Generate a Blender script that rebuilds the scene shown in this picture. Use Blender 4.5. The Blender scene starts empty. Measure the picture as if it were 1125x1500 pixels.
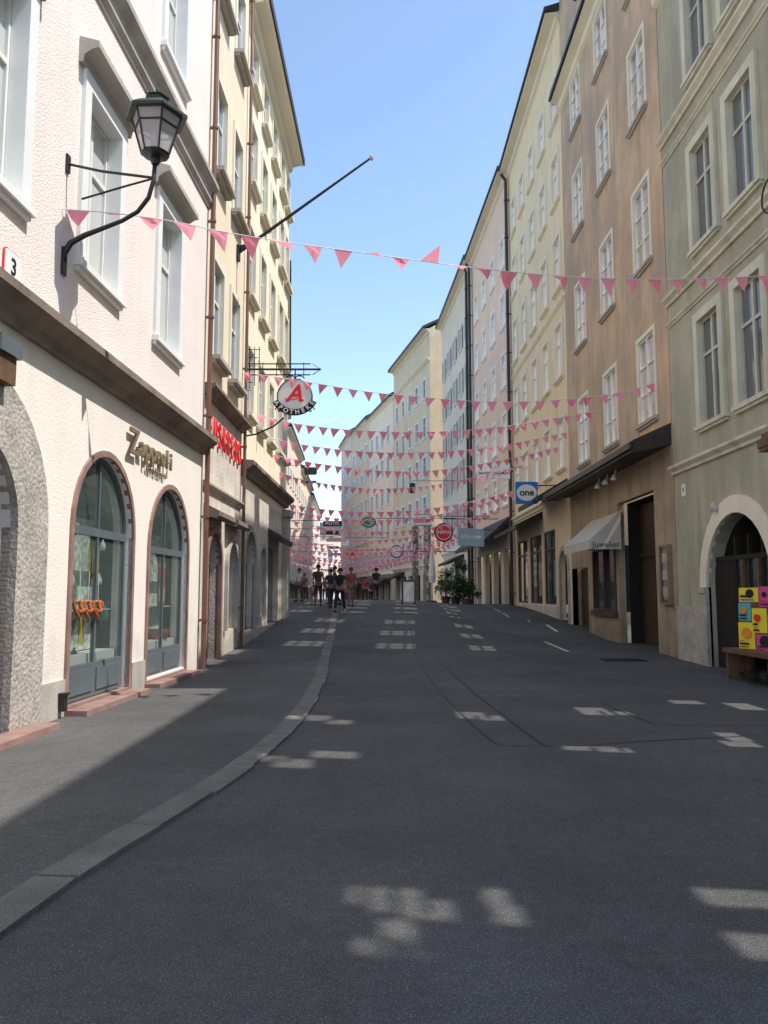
import bpy, bmesh, math, random
from mathutils import Vector, Matrix
random.seed(7)
R=math.radians
SC=bpy.context.scene
col=SC.collection
F=1170.0; PITCH=R(5.86); EYE=1.6
SUNEL=R(59); AZ=R(98); TS=math.tan(SUNEL)/math.sin(AZ)
cp,sp=math.cos(PITCH),math.sin(PITCH)
def ray(u,v):
    a=(u-562.5)/F; b=(750-v)/F
    return Vector((a,cp-b*sp,sp+b*cp))
def at_y(u,v,y):
    d=ray(u,v); return Vector((0,0,EYE))+d*(y/d.y)
def interp(tab,t):
    if t<=tab[0][0]: return tab[0][1]
    for (a,b),(c,d) in zip(tab,tab[1:]):
        if t<=c:
            k=(t-a)/(c-a); return b+(d-b)*k
    return tab[-1][1]
def smooth_tab(tab):
    out=[]
    n=len(tab)
    for i in range(n-1):
        x0,y0=tab[i]; x1,y1=tab[i+1]
        m0=(y1-tab[i-1][1])/(x1-tab[i-1][0]) if i>0 else (y1-y0)/(x1-x0)
        m1=(tab[i+2][1]-y0)/(tab[i+2][0]-x0) if i<n-2 else (y1-y0)/(x1-x0)
        for k in range(8):
            t=k/8; h=x1-x0
            out.append((x0+t*h,(2*t**3-3*t**2+1)*y0+(t**3-2*t**2+t)*h*m0+(-2*t**3+3*t**2)*y1+(t**3-t**2)*h*m1))
    out.append(tab[-1]); return out
PC=smooth_tab([(-30,0),(0,0),(12,0),(18,0.02),(24,.27),(30,.66),(35,.98),(40,1.2),(45,1.28),(52,1.15),(70,.75),(120,0),(200,-1.6),(400,-6)])
PR=smooth_tab([(-30,0),(0,0),(12,0),(18,0.03),(24,.12),(30,.22),(40,.62),(48,.92),(56,.9),(70,.65),(120,0),(200,-1.6),(400,-6)])
def G(x,y):
    t=max(0,min(1,(x-1.0)/5.0)); t=t*t*(3-2*t)
    return interp(PC,y)*(1-t)+interp(PR,y)*t
def ground(u,v):
    d=ray(u,v); t=2.0
    while t<300:
        p=Vector((0,0,EYE))+d*t
        if p.z<=G(p.x,p.y): return p
        t+=0.02
    return p
# ---------------------------------------------------------------- mesh builder
class MB:
    def __init__(s): s.v=[]; s.f=[]; s.sm=False
    def quad(s,a,b,c,d):
        i=len(s.v); s.v+= [tuple(a),tuple(b),tuple(c),tuple(d)]; s.f.append((i,i+1,i+2,i+3))
    def poly(s,pts):
        i=len(s.v); s.v+=[tuple(p) for p in pts]; s.f.append(tuple(range(i,i+len(pts))))
    def box(s,x0,x1,y0,y1,z0,z1):
        i=len(s.v)
        s.v+=[(x0,y0,z0),(x1,y0,z0),(x1,y1,z0),(x0,y1,z0),(x0,y0,z1),(x1,y0,z1),(x1,y1,z1),(x0,y1,z1)]
        s.f+=[(i,i+3,i+2,i+1),(i+4,i+5,i+6,i+7),(i,i+1,i+5,i+4),(i+1,i+2,i+6,i+5),(i+2,i+3,i+7,i+6),(i+3,i,i+4,i+7)]
        return s
    def _ext(s,A,B):
        i=len(s.v); n=len(A); s.v+=A+B
        for k in range(n):
            j=(k+1)%n; s.f.append((i+k,i+j,i+n+j,i+n+k))
        s.f.append(tuple(range(i+n-1,i-1,-1))); s.f.append(tuple(range(i+n,i+2*n)))
        return s
    def extr(s,poly,x0,x1): return s._ext([(x0,y,z) for y,z in poly],[(x1,y,z) for y,z in poly])
    def plate(s,poly,y0,y1): return s._ext([(x,y0,z) for x,z in poly],[(x,y1,z) for x,z in poly])
    def tube(s,path,r,n=8,closed=False):
        path=[Vector(p) for p in path]; m=len(path)
        rs=r if isinstance(r,(list,tuple)) else [r]*m
        i=len(s.v); up=None
        for k,p in enumerate(path):
            if closed: t=path[(k+1)%m]-path[k-1]
            else: t=path[min(k+1,m-1)]-path[max(k-1,0)]
            t.normalize()
            if up is None:
                up=Vector((0,0,1)) if abs(t.z)<.9 else Vector((1,0,0))
            a=t.cross(up); 
            if a.length<1e-4: a=t.cross(Vector((1,0,0)))
            a.normalize(); b=a.cross(t).normalized(); up=b
            for q in range(n):
                th=2*math.pi*q/n
                s.v.append(tuple(p+(a*math.cos(th)+b*math.sin(th))*rs[k]))
        for k in range(m if closed else m-1):
            k2=(k+1)%m
            for q in range(n):
                q2=(q+1)%n
                s.f.append((i+k*n+q,i+k*n+q2,i+k2*n+q2,i+k2*n+q))
        if not closed:
            s.f.append(tuple(i+q for q in range(n-1,-1,-1))); s.f.append(tuple(i+(m-1)*n+q for q in range(n)))
        return s
    def lathe(s,prof,n=16,c=(0,0,0),rot=0):
        i=len(s.v); m=len(prof)
        for r,z in prof:
            for q in range(n):
                th=2*math.pi*q/n+rot
                s.v.append((c[0]+r*math.cos(th),c[1]+r*math.sin(th),c[2]+z))
        for k in range(m-1):
            for q in range(n):
                q2=(q+1)%n; s.f.append((i+k*n+q,i+k*n+q2,i+(k+1)*n+q2,i+(k+1)*n+q))
        s.f.append(tuple(i+q for q in range(n-1,-1,-1))); s.f.append(tuple(i+(m-1)*n+q for q in range(n)))
        return s
    def disc(s,cx,cz,r,y0,y1,n=32,rx=None):
        rx=rx or r
        return s.plate([(cx+rx*math.cos(2*math.pi*k/n),cz+r*math.sin(2*math.pi*k/n)) for k in range(n)],y0,y1)
    def ring(s,cx,cz,r0,r1,y0,y1,a0=0,a1=360,n=32):
        for k in range(n):
            t0=R(a0+(a1-a0)*k/n); t1=R(a0+(a1-a0)*(k+1)/n)
            P=lambda r,t:(cx+r*math.cos(t),cz+r*math.sin(t))
            s.plate([P(r0,t0),P(r1,t0),P(r1,t1),P(r0,t1)],y0,y1)
        return s
    def mesh(s,name):
        me=bpy.data.meshes.new(name); me.from_pydata(s.v,[],s.f)
        bm=bmesh.new(); bm.from_mesh(me); bmesh.ops.recalc_face_normals(bm,faces=bm.faces); bm.to_mesh(me); bm.free()
        if s.sm: me.polygons.foreach_set('use_smooth',[True]*len(me.polygons))
        return me
    def build(s,name,m,parent=None,loc=(0,0,0),smooth=False):
        s.sm=smooth
        me=s.mesh(name); me.materials.append(m)
        return link(name,me,parent,loc)
def link(name,me,parent=None,loc=(0,0,0)):
    o=bpy.data.objects.new(name,me); col.objects.link(o)
    o.parent=parent; o.location=loc; return o
def tag(o,label=None,cat=None,group=None,kind=None):
    if label: o['label']=label
    if cat: o['category']=cat
    if group: o['group']=group
    if kind: o['kind']=kind
    return o
def thing(name,label,cat,loc=(0,0,0),rz=0,group=None):
    o=bpy.data.objects.new(name,None); col.objects.link(o); o.location=loc; o.rotation_euler=(0,0,rz); o.empty_display_size=.2
    return tag(o,label,cat,group)
def bx(name,m,parent,*a):
    return MB().box(*a).build(name,M[m],parent)
# ---------------------------------------------------------------- materials
def nt(name):
    m=bpy.data.materials.new(name); m.use_nodes=True
    t=m.node_tree; return m,t,t.nodes['Principled BSDF'],t.nodes.new,t.links.new
def mat(name,c,rough=.85,var=.12,scale=1.2,bump=0.,bscale=40,streak=0.,spec=.3,metal=0.,fine=.05,fscale=60,stain=None,stamt=0.,footdark=0.):
    m,t,b,N,L=nt(name)
    tc=N('ShaderNodeTexCoord')
    def noise(sc,det,vec,rg=.5):
        n=N('ShaderNodeTexNoise'); n.inputs['Scale'].default_value=sc; n.inputs['Detail'].default_value=det; n.inputs['Roughness'].default_value=rg; L(vec,n.inputs['Vector']); return n.outputs['Fac']
    def mrg(src,a,b_,c_,d):
        r=N('ShaderNodeMapRange'); r.inputs['From Min'].default_value=a; r.inputs['From Max'].default_value=b_; r.inputs['To Min'].default_value=c_; r.inputs['To Max'].default_value=d; L(src,r.inputs['Value']); return r.outputs[0]
    def mul(a,b_):
        k=N('ShaderNodeMath'); k.operation='MULTIPLY'; L(a,k.inputs[0]); L(b_,k.inputs[1]); return k.outputs[0]
    O=tc.outputs['Object']
    last=mul(mrg(noise(scale,6,O),.3,.7,1-var,1+var),mrg(noise(fscale,3,O),.3,.7,1-fine,1+fine))
    if streak:
        mp=N('ShaderNodeMapping'); mp.inputs['Scale'].default_value=(1.6,1.6,.14); L(O,mp.inputs['Vector'])
        last=mul(last,mrg(noise(1.4,6,mp.outputs[0],.6),.48,.75,1,1-streak))
    if footdark:  # darker towards the wall foot, with a noisy edge
        sx=N('ShaderNodeSeparateXYZ'); L(O,sx.inputs[0]); ad=N('ShaderNodeMath'); ad.operation='ADD'; L(sx.outputs[2],ad.inputs[0]); L(mrg(noise(2.2,5,O),.3,.7,-.5,.5),ad.inputs[1])
        last=mul(last,mrg(ad.outputs[0],.2,1.3,1-footdark,1))
    cc=N('ShaderNodeVectorMath'); cc.operation='SCALE'; cc.inputs[0].default_value=c
    L(last,cc.inputs['Scale']); out=cc.outputs[0]
    if stain:
        mp=N('ShaderNodeMapping'); mp.inputs['Location'].default_value=(3,7,2); mp.inputs['Scale'].default_value=(1,1,.55); L(O,mp.inputs['Vector'])
        f=mrg(noise(.6,8,mp.outputs[0],.7),.44,.62,0,stamt)
        mx=N('ShaderNodeMix'); mx.data_type='RGBA'; mx.inputs[7].default_value=(*stain,1); L(f,mx.inputs[0]); L(out,mx.inputs[6]); out=mx.outputs[2]
    L(out,b.inputs['Base Color'])
    b.inputs['Roughness'].default_value=rough; b.inputs['Metallic'].default_value=metal; b.inputs['Specular IOR Level'].default_value=spec
    if bump:
        bp=N('ShaderNodeBump'); bp.inputs['Strength'].default_value=bump; bp.inputs['Distance'].default_value=.03; L(noise(bscale,4,O),bp.inputs['Height']); L(bp.outputs[0],b.inputs['Normal'])
    return m
def glassmat(name,tint,trans):
    m,t,b,N,L=nt(name)
    b.inputs['Base Color'].default_value=(*tint,1); b.inputs['Roughness'].default_value=.04; b.inputs['Specular IOR Level'].default_value=.9
    tc=N('ShaderNodeTexCoord'); n=N('ShaderNodeTexNoise'); n.inputs['Scale'].default_value=1.1; L(tc.outputs['Object'],n.inputs['Vector'])
    bp=N('ShaderNodeBump'); bp.inputs['Strength'].default_value=.1; bp.inputs['Distance'].default_value=.05; L(n.outputs['Fac'],bp.inputs['Height']); L(bp.outputs[0],b.inputs['Normal'])
    if trans:
        tr=N('ShaderNodeBsdfTransparent'); mx=N('ShaderNodeMixShader'); mx.inputs[0].default_value=trans
        L(b.outputs[0],mx.inputs[1]); L(tr.outputs[0],mx.inputs[2]); L(mx.outputs[0],t.nodes['Material Output'].inputs['Surface'])
    return m
def cloth(name,c):
    m,t,b,N,L=nt(name); b.inputs['Roughness'].default_value=.8; b.inputs['Specular IOR Level'].default_value=.1
    tc=N('ShaderNodeTexCoord'); n=N('ShaderNodeTexNoise'); n.inputs['Scale'].default_value=4; L(tc.outputs['Object'],n.inputs['Vector'])
    hs=N('ShaderNodeHueSaturation'); hs.inputs['Color'].default_value=(*c,1)
    ad=N('ShaderNodeMath'); ad.operation='ADD'; ad.inputs[1].default_value=.55; L(n.outputs['Fac'],ad.inputs[0]); L(ad.outputs[0],hs.inputs['Value']); L(hs.outputs[0],b.inputs['Base Color'])
    tl=N('ShaderNodeBsdfTranslucent'); tl.inputs['Color'].default_value=(*c,1); mx=N('ShaderNodeMixShader'); mx.inputs[0].default_value=.5
    L(b.outputs[0],mx.inputs[1]); L(tl.outputs[0],mx.inputs[2]); L(mx.outputs[0],t.nodes['Material Output'].inputs['Surface'])
    return m
def asphalt(name,c,light,rough=.8,bump=.6):
    m,t,b,N,L=nt(name); tc=N('ShaderNodeTexCoord'); O=tc.outputs['Object']
    def noise(sc,det,rg=.5):
        n=N('ShaderNodeTexNoise'); n.inputs['Scale'].default_value=sc; n.inputs['Detail'].default_value=det; n.inputs['Roughness'].default_value=rg; L(O,n.inputs['Vector']); return n.outputs['Fac']
    def mrg(src,a,b_,c_,d):
        r=N('ShaderNodeMapRange'); r.inputs['From Min'].default_value=a; r.inputs['From Max'].default_value=b_; r.inputs['To Min'].default_value=c_; r.inputs['To Max'].default_value=d; L(src,r.inputs['Value']); return r.outputs[0]
    def mul(a,b_):
        k=N('ShaderNodeMath'); k.operation='MULTIPLY'; L(a,k.inputs[0]); L(b_,k.inputs[1]); return k.outputs[0]
    v=N('ShaderNodeTexVoronoi'); v.inputs['Scale'].default_value=90; L(O,v.inputs['Vector'])
    n2=noise(120,3)
    k=mul(mul(mrg(noise(.4,9,.65),.3,.7,.7,1.3),mrg(v.outputs['Distance'],0,.8,.72,1.2)),mrg(noise(9,6,.7),.3,.7,.85,1.15))
    mx=N('ShaderNodeMix'); mx.data_type='RGBA'; mx.inputs[6].default_value=(*c,1); mx.inputs[7].default_value=(*light,1); L(mrg(n2,.56,.70,0,.85),mx.inputs[0])
    sc=N('ShaderNodeVectorMath'); sc.operation='SCALE'; L(mx.outputs[2],sc.inputs[0]); L(k,sc.inputs['Scale']); L(sc.outputs[0],b.inputs['Base Color'])
    bp=N('ShaderNodeBump'); bp.inputs['Strength'].default_value=bump; bp.inputs['Distance'].default_value=.01; L(n2,bp.inputs['Height']); L(bp.outputs[0],b.inputs['Normal'])
    b.inputs['Roughness'].default_value=rough; b.inputs['Specular IOR Level'].default_value=.25
    return m
M={}
M['road']=asphalt('road asphalt',(.074,.071,.069),(.28,.27,.26))
M['walk']=asphalt('pavement asphalt',(.095,.089,.085),(.27,.26,.25))
M['kerb']=mat('kerb granite',(.18,.165,.15),.8,.22,2.5,.5,60,fine=.25)
M['seam']=mat('tar seam',(.02,.02,.022),.6)
M['earth']=mat('far ground',(.09,.09,.085),.9,.3,.2)
M['pinkp']=mat('pink white roughcast',(.95,.83,.76),.95,.04,.8,.6,34,.06,fine=.09,fscale=34)
M['pinkg']=mat('pale base plaster',(.96,.87,.77),.95,.04,.8,.3,28,.08,fine=.04,fscale=28,footdark=.2)
M['stone']=mat('conglomerate stone',(.46,.42,.37),.95,.2,3,.8,20,fine=.28,fscale=26)
M['pstone']=mat('pale base stone',(.74,.65,.55),.95,.15,2,.6,18,.25,fine=.18,fscale=20,footdark=.3)
M['redst']=mat('red marble surround',(.33,.20,.17),.6,.25,3,.2,30,fine=.18)
M['cornice']=mat('weathered brown cornice',(.26,.205,.165),.9,.25,2,.3,30,.3)
M['greymold']=mat('grey moulding',(.48,.44,.39),.9,.15,2,.2,30,.2)
M['white']=mat('white paint',(.88,.87,.84),.6,.04,2)
M['whitefr']=mat('window frame white',(.80,.79,.75),.5,.05,2)
M['greyfr']=mat('grey window frame',(.58,.55,.47),.5,.1,2)
M['woodfr']=mat('brown window frame',(.07,.04,.03),.5,.2,4)
M['orange']=mat('apricot plaster',(.88,.74,.55),.95,.06,.9,.25,30,.14)
M['yellow']=mat('pale yellow plaster',(.94,.85,.64),.95,.05,.9,.2,30,.1)
M['yellowt']=mat('cream trim',(.84,.77,.62),.9,.06,1)
M['brown']=mat('weathered tan plaster',(.67,.48,.32),.95,.13,1.0,.45,22,.34,stain=(.45,.35,.27),stamt=.9,fine=.1,fscale=20)
M['browng']=mat('taupe base plaster',(.44,.34,.25),.95,.18,1.2,.6,18,.28,fine=.15,fscale=18,footdark=.3)
M['green']=mat('sage plaster',(.50,.48,.36),.95,.1,.8,.35,24,.34,stain=(.36,.34,.27),stamt=.8,fine=.08,fscale=24,footdark=.3)
M['greent']=mat('pale sage trim',(.70,.67,.53),.9,.1,1.5,.2,30,.28)
M['cream']=mat('cream yellow plaster',(.92,.74,.48),.95,.06,.8,.25,30,.18)
M['rose']=mat('dusty rose plaster',(.90,.66,.50),.95,.06,.8,.25,30,.12)
M['greyw']=mat('pale warm grey plaster',(.84,.73,.58),.95,.06,.8,.2,30,.12)
M['beige']=mat('warm beige plaster',(.80,.66,.47),.95,.08,.8,.2,30,.15)
M['offw']=mat('off white plaster',(.90,.80,.64),.95,.05,.8,.2,30,.1)
M['palepink']=mat('pale pink plaster',(.88,.71,.58),.95,.05,.8,.2,30,.1)
M['roof']=mat('dark roof sheet',(.055,.05,.05),.6,.2,1.5)
M['pipe']=mat('brown downpipe',(.19,.09,.06),.45,.2,2,spec=.5)
M['dpipe']=mat('dark downpipe',(.035,.03,.028),.45,.2,2,spec=.5)
M['iron']=mat('black wrought iron',(.02,.02,.022),.45,.2,8,.1,50,spec=.5)
M['copper']=mat('green black lamp cap',(.03,.05,.045),.4,.2,8,spec=.5)
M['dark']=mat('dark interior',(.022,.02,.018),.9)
M['slate']=mat('slate grey frame',(.13,.155,.17),.45,.1,3)
M['glass']=glassmat('window glass',(.05,.06,.065),0)
M['glassl']=glassmat('pale window glass',(.20,.24,.28),0)
M['glassg']=glassmat('grey window glass',(.13,.14,.14),0)
M['glassglare']=glassmat('glare white window glass',(.60,.60,.57),0)  # near-white tint paints the overexposed glare of the panes
M['glasst']=glassmat('clear shop glass',(.14,.19,.17),.72)
M['glassw']=glassmat('clear pale window glass',(.30,.34,.38),.82)  # see-through so sun crosses the roomless fronts and patches the road
M['frost']=glassmat('frosted lamp glass',(.62,.56,.56),.35)
M['pink']=cloth('pink bunting cloth',(.98,.38,.47))
M['pinkd']=cloth('coral bunting cloth',(.96,.29,.38))
M['string']=mat('white cord',(.85,.80,.8),.8)
M['canopy']=mat('dark canopy sheet',(.05,.038,.032),.6,.2,3)
M['awning']=mat('grey beige awning canvas',(.60,.56,.50),.9,.06,3)
M['ink']=mat('black lettering',(.02,.02,.02),.6)
M['grink']=mat('dark grey lettering',(.09,.085,.08),.6)
M['red']=mat('red enamel',(.78,.03,.04),.4,.05)
M['blue']=mat('blue enamel',(.02,.20,.62),.35,.05)
M['bluel']=mat('pale blue enamel',(.35,.48,.55),.4,.05)
M['greens']=mat('green enamel',(.04,.22,.15),.4,.05)
M['gold']=mat('bronze letters',(.27,.21,.13),.55,.15,9,metal=.2,spec=.3)
M['terra']=mat('dark planter',(.13,.08,.06),.85,.15,6,.2)
M['leaf']=mat('shrub leaves',(.045,.095,.03),.6,.5,3)
M['leafd']=mat('dark leaves',(.03,.06,.022),.6,.5,3)
M['wood']=mat('brown timber',(.16,.09,.05),.7,.3,5,.2,20)
M['yell']=mat('yellow paper',(.88,.68,.05),.7,.04)
M['mag']=mat('magenta paper',(.7,.08,.30),.7,.04)
M['cyan']=mat('turquoise paper',(.12,.42,.44),.7,.04)
M['orp']=mat('orange paper',(.8,.28,.05),.7,.04)
M['wpap']=mat('white paper',(.85,.84,.80),.7,.04)
M['pretz']=mat('baked crust',(.38,.12,.04),.5,.2,10,spec=.4)
M['palegreen']=mat('pale reflection and goods tone',(.62,.74,.66),.9,.4,3,fine=.4,fscale=12)  # mottled tone imitates shop glass reflections; also colours some goods
# ---------------------------------------------------------------- text
def text(name,s,m,parent,loc,size=.3,depth=.01,rz=0,sx=1.,shear=0,align='CENTER',bold=0.):
    c=bpy.data.curves.new(name,'FONT'); c.body=s; c.size=size; c.extrude=depth; c.align_x=align; c.align_y='CENTER'; c.shear=shear; c.offset=bold; c.resolution_u=4
    t=bpy.data.objects.new('tmp',c); col.objects.link(t)
    bpy.context.view_layer.update()
    me=bpy.data.meshes.new_from_object(t.evaluated_get(bpy.context.evaluated_depsgraph_get()))
    bpy.data.objects.remove(t)
    Mx=Matrix.Rotation(rz,4,'Z')@Matrix.Rotation(R(90),4,'X')@Matrix.Diagonal((sx,1,1,1))
    me.transform(Mx); me.materials.clear(); me.materials.append(m); me.name=name
    return link(name,me,parent,loc)
# ---------------------------------------------------------------- house
def arch_pts(sc,zs,r,n=14,rz=None):
    rz=rz or r
    return [(sc-r*math.cos(math.pi*k/n),zs+rz*math.sin(math.pi*k/n)) for k in range(n+1)]
class House:
    def __init__(s,p0,p1,H,label,wallm,basem=None,zb=0.,cat='house',depth=9.,group='houses lining the street',zbot=-1.2,name='house'):
        s.p0=Vector((p0[0],p0[1],0)); d=Vector((p1[0]-p0[0],p1[1]-p0[1],0)); s.L=d.length; s.d=d.normalized(); s.n=Vector((s.d.y,-s.d.x,0))
        s.ang=math.atan2(s.d.y,s.d.x); s.H=H; s.holes=[]; s.arches=[]; s.wm=M[wallm]; s.bm=basem and M[basem]; s.zb=zb; s.zbot=zbot; s.depth=depth
        s.e=thing(name,label,cat,(p0[0],p0[1],0),s.ang,group)
    def sz(s,u,v,n=0.):
        d=ray(u,v); o=Vector((0,0,EYE)); pp=s.p0+s.n*n
        t=(pp-o).dot(s.n)/d.dot(s.n); p=o+d*t
        return (p-s.p0).dot(s.d),p.z
    def W(s,a,n,z): return s.p0+s.d*a+s.n*n+Vector((0,0,z))
    def hole(s,a,b,c,d): s.holes.append((a,b,c,d))
    def arch(s,a,b,c,zs,rz=None):
        r=(b-a)/2; rz=rz or r
        s.holes.append((a,b,c,zs+rz)); s.arches.append((a,b,zs,rz))
    def finish(s,roof=True,over=.6,thick=.3,back=True,roofh=2.6,sides=True,eave_t=.28,strip=None):
        for part_,z0,z1,m in ([('base_wall',s.zbot,s.zb,s.bm)] if s.zb else [])+[('wall',s.zb if s.zb else s.zbot,s.H,s.wm)]:
            mb=MB(); xs={0.,s.L}; zs={z0,z1}
            hs=[(max(a,0.),min(b,s.L),max(c,z0),min(d,z1)) for a,b,c,d in s.holes if d>z0+1e-4 and c<z1-1e-4 and b>0 and a<s.L]
            for a,b,c,d in hs: xs|={a,b}; zs|={c,d}
            xs=sorted(xs); zs=sorted(zs)
            for i in range(len(xs)-1):
                if xs[i+1]-xs[i]<1e-5: continue
                for j in range(len(zs)-1):
                    cx=(xs[i]+xs[i+1])/2; cz=(zs[j]+zs[j+1])/2
                    if any(a<cx<b and c<cz<d for a,b,c,d in hs): continue
                    mb.quad((xs[i],0,zs[j]),(xs[i+1],0,zs[j]),(xs[i+1],0,zs[j+1]),(xs[i],0,zs[j+1]))
            arcs=[(a,b,zs_,rz) for a,b,zs_,rz in s.arches if z0<zs_+rz*.5<z1]
            for a,b,c,d in hs:
                ar=[x for x in arcs if abs(x[0]-a)<1e-4 and abs(x[1]-b)<1e-4 and abs(x[2]+x[3]-d)<1e-3]
                top=ar[0][2] if ar else d
                mb.quad((a,0,c),(a,thick,c),(a,thick,top),(a,0,top)); mb.quad((b,0,c),(b,0,top),(b,thick,top),(b,thick,c))
                mb.quad((a,0,c),(b,0,c),(b,thick,c),(a,thick,c))
                if ar:
                    pts=arch_pts((a+b)/2,ar[0][2],(b-a)/2,14,ar[0][3])
                    for (x0,y0),(x1,y1) in zip(pts,pts[1:]):
                        mb.quad((x0,0,y0),(x1,0,y1),(x1,0,d),(x0,0,d)); mb.quad((x0,0,y0),(x0,thick,y0),(x1,thick,y1),(x1,0,y1))
                else: mb.quad((a,0,top),(b,0,top),(b,thick,top),(a,thick,top))
            if sides:
                D=s.depth
                mb.quad((0,0,z0),(0,0,z1),(0,D,z1),(0,D,z0)); mb.quad((s.L,0,z0),(s.L,D,z0),(s.L,D,z1),(s.L,0,z1))
                if back: mb.quad((0,D,z0),(s.L,D,z0),(s.L,D,z1),(0,D,z1))
                if roof and m is s.wm:
                    mb.poly([(0,0,z1),(0,D,z1),(0,D/2,z1+roofh-.05)]); mb.poly([(s.L,0,z1),(s.L,D,z1),(s.L,D/2,z1+roofh-.05)])
            mb.build(part_,m,s.e)
        if roof:
            D=s.depth; mb=MB(); H=s.H
            sl=roofh/(D/2); o_=over
            ext=(-.05,s.L+.05)
            if strip: mb.extr([(-o_,H-.02),(-o_,H+eave_t*.5),(strip,H+eave_t*.5+strip*sl),(strip,H-.02+strip*sl)],*ext)
            else: mb.extr([(-o_,H-o_*sl*.3),(-o_,H+eave_t-o_*sl*.3),(D/2,H+roofh+eave_t),(D+o_,H+eave_t-.2),(D+o_,H-.2),(D/2,H+roofh)],*ext)
            mb.build('roof',M['roof'],s.e)
            mb=MB(); mb.extr([(-.003,H-.45),(-.12,H-.38),(-.15,H-.2),(-o_+.06,H-.1),(-o_+.06,H-.03-o_*sl*.3),(-.003,H-.03)],.0,s.L); mb.build('eaves_cornice',M['yellowt'],s.e)
    def trim(s,name,z0,z1,n,m,a=0.,b=None,stepped=True):
        b=s.L if b is None else b
        mb=MB(); h=z1-z0
        if stepped: mb.extr([(-.002,z0),(-n*.35,z0),(-n*.45,z0+h*.3),(-n*.85,z0+h*.55),(-n,z0+h*.65),(-n,z0+h*.92),(-.002,z1)],a,b)
        else: mb.box(a,b,-n,-.002,z0,z1)
        return mb.build(name,M[m],s.e)
WC={}
def window(h,sc,z,w,ht,sur=.14,surm='white',frm='whitefr',pane='glass',hood=None,bars=(1,1),rec=.16,sillm=None,shut=None,proud=.05,silln=.12):
    h.hole(sc-w/2,sc+w/2,z,z+ht)
    key=(w,ht,sur,surm,frm,pane,hood,bars,rec,sillm,shut,proud,silln)
    if key not in WC:
        d={}
        f=MB(); t=.06
        f.box(-w/2,-w/2+t,rec-.03,rec+.05,0,ht); f.box(w/2-t,w/2,rec-.03,rec+.05,0,ht)
        f.box(-w/2+t,w/2-t,rec-.03,rec+.05,0,t); f.box(-w/2+t,w/2-t,rec-.03,rec+.05,ht-t,ht)
        nx,nz=bars
        for i in range(nx):
            x=-w/2+w*(i+1)/(nx+1); q=.045 if i==nx//2 else .02
            f.box(x-q,x+q,rec-.032,rec+.045,t,ht-t)
        for j in range(nz):
            zz=ht*(.66 if nz==1 else (j+1)/(nz+1)); q=.035 if nz==1 else .02
            f.box(-w/2+t,w/2-t,rec-.028,rec+.04,zz-q,zz+q)
        d['window']=(f.mesh('window'),M[frm])
        p=MB(); p.box(-w/2+.01,w/2-.01,rec+.012,rec+.02,.01,ht-.01); d['pane']=(p.mesh('pane'),M[pane])
        q=MB(); i_=.012; y0=-proud; y1=rec-.035
        q.box(-w/2-sur,-w/2+i_,y0,-.002,-.0,ht+sur); q.box(w/2-i_,w/2+sur,y0,-.002,0,ht+sur); q.box(-w/2+i_,w/2-i_,y0,-.002,ht-i_,ht+sur)
        q.box(-w/2+.002,-w/2+i_,-.002,y1,0,ht-i_); q.box(w/2-i_,w/2-.002,-.002,y1,0,ht-i_); q.box(-w/2+i_,w/2-i_,-.002,y1,ht-i_,ht-.002)
        d['surround']=(q.mesh('surround'),M[surm])
        q=MB(); q.box(-w/2-sur-.04,w/2+sur+.04,-silln,rec-.035,-.09,.004); q.box(-w/2-sur,w/2+sur,-silln*.6,-.002,-.15,-.09)
        d['sill']=(q.mesh('sill'),M[sillm or surm])
        if hood:
            q=MB(); z0=ht+sur+.1; q.extr([(-.003,z0-.1),(-.06,z0-.1),(-.08,z0),(-hood*.7,z0+.08),(-hood,z0+.1),(-hood,z0+.19),(-.003,z0+.27)],-w/2-sur-.14,w/2+sur+.14)
            d['hood']=(q.mesh('hood'),M['greymold'])
        if shut:
            for sg,nm in ((-1,'shutter'),(1,'shutter ')):
                q=MB(); x0=sg*(w/2+.02); x1=sg*(w/2+w*.5)
                q.box(min(x0,x1),max(x0,x1),-.10,-.06,.02,ht-.02)
                for k in range(int(ht/.16)): q.box(min(x0,x1)+.05,max(x0,x1)-.05,-.115,-.10,.1+k*.16,.2+k*.16)
                d[nm]=(q.mesh('shutter'),M[shut])
        for k,(me,m) in d.items(): me.materials.append(m)
        WC[key]=d
    d=WC[key]
    wo=link('window',d['window'][0],h.e,(sc,0,z))
    for k,(me,m) in d.items():
        if k!='window': link(k.strip(),me,wo)
    return wo
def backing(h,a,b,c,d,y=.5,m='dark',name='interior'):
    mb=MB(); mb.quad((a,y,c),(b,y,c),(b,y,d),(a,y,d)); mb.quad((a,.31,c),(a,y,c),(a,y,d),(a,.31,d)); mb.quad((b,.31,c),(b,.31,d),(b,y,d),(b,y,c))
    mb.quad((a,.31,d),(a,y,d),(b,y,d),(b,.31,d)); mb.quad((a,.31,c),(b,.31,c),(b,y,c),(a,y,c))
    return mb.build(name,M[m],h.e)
def downpipe(h,s_,z0,z1,m,n=.12,r=.055):
    mb=MB(); mb.tube([(s_,-n,z0),(s_,-n,z1-.6),(s_,-n,z1-.4),(s_,-.45,z1-.05)],r,10)
    z=z0+1
    while z<z1-1:
        mb.tube([(s_,-n,z),(s_,-n,z+.06)],r*1.35,10); mb.box(s_-.02,s_+.02,-n,-.002,z,z+.05); z+=2.2
    return mb.build('downpipe',M[m],h.e)
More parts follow.
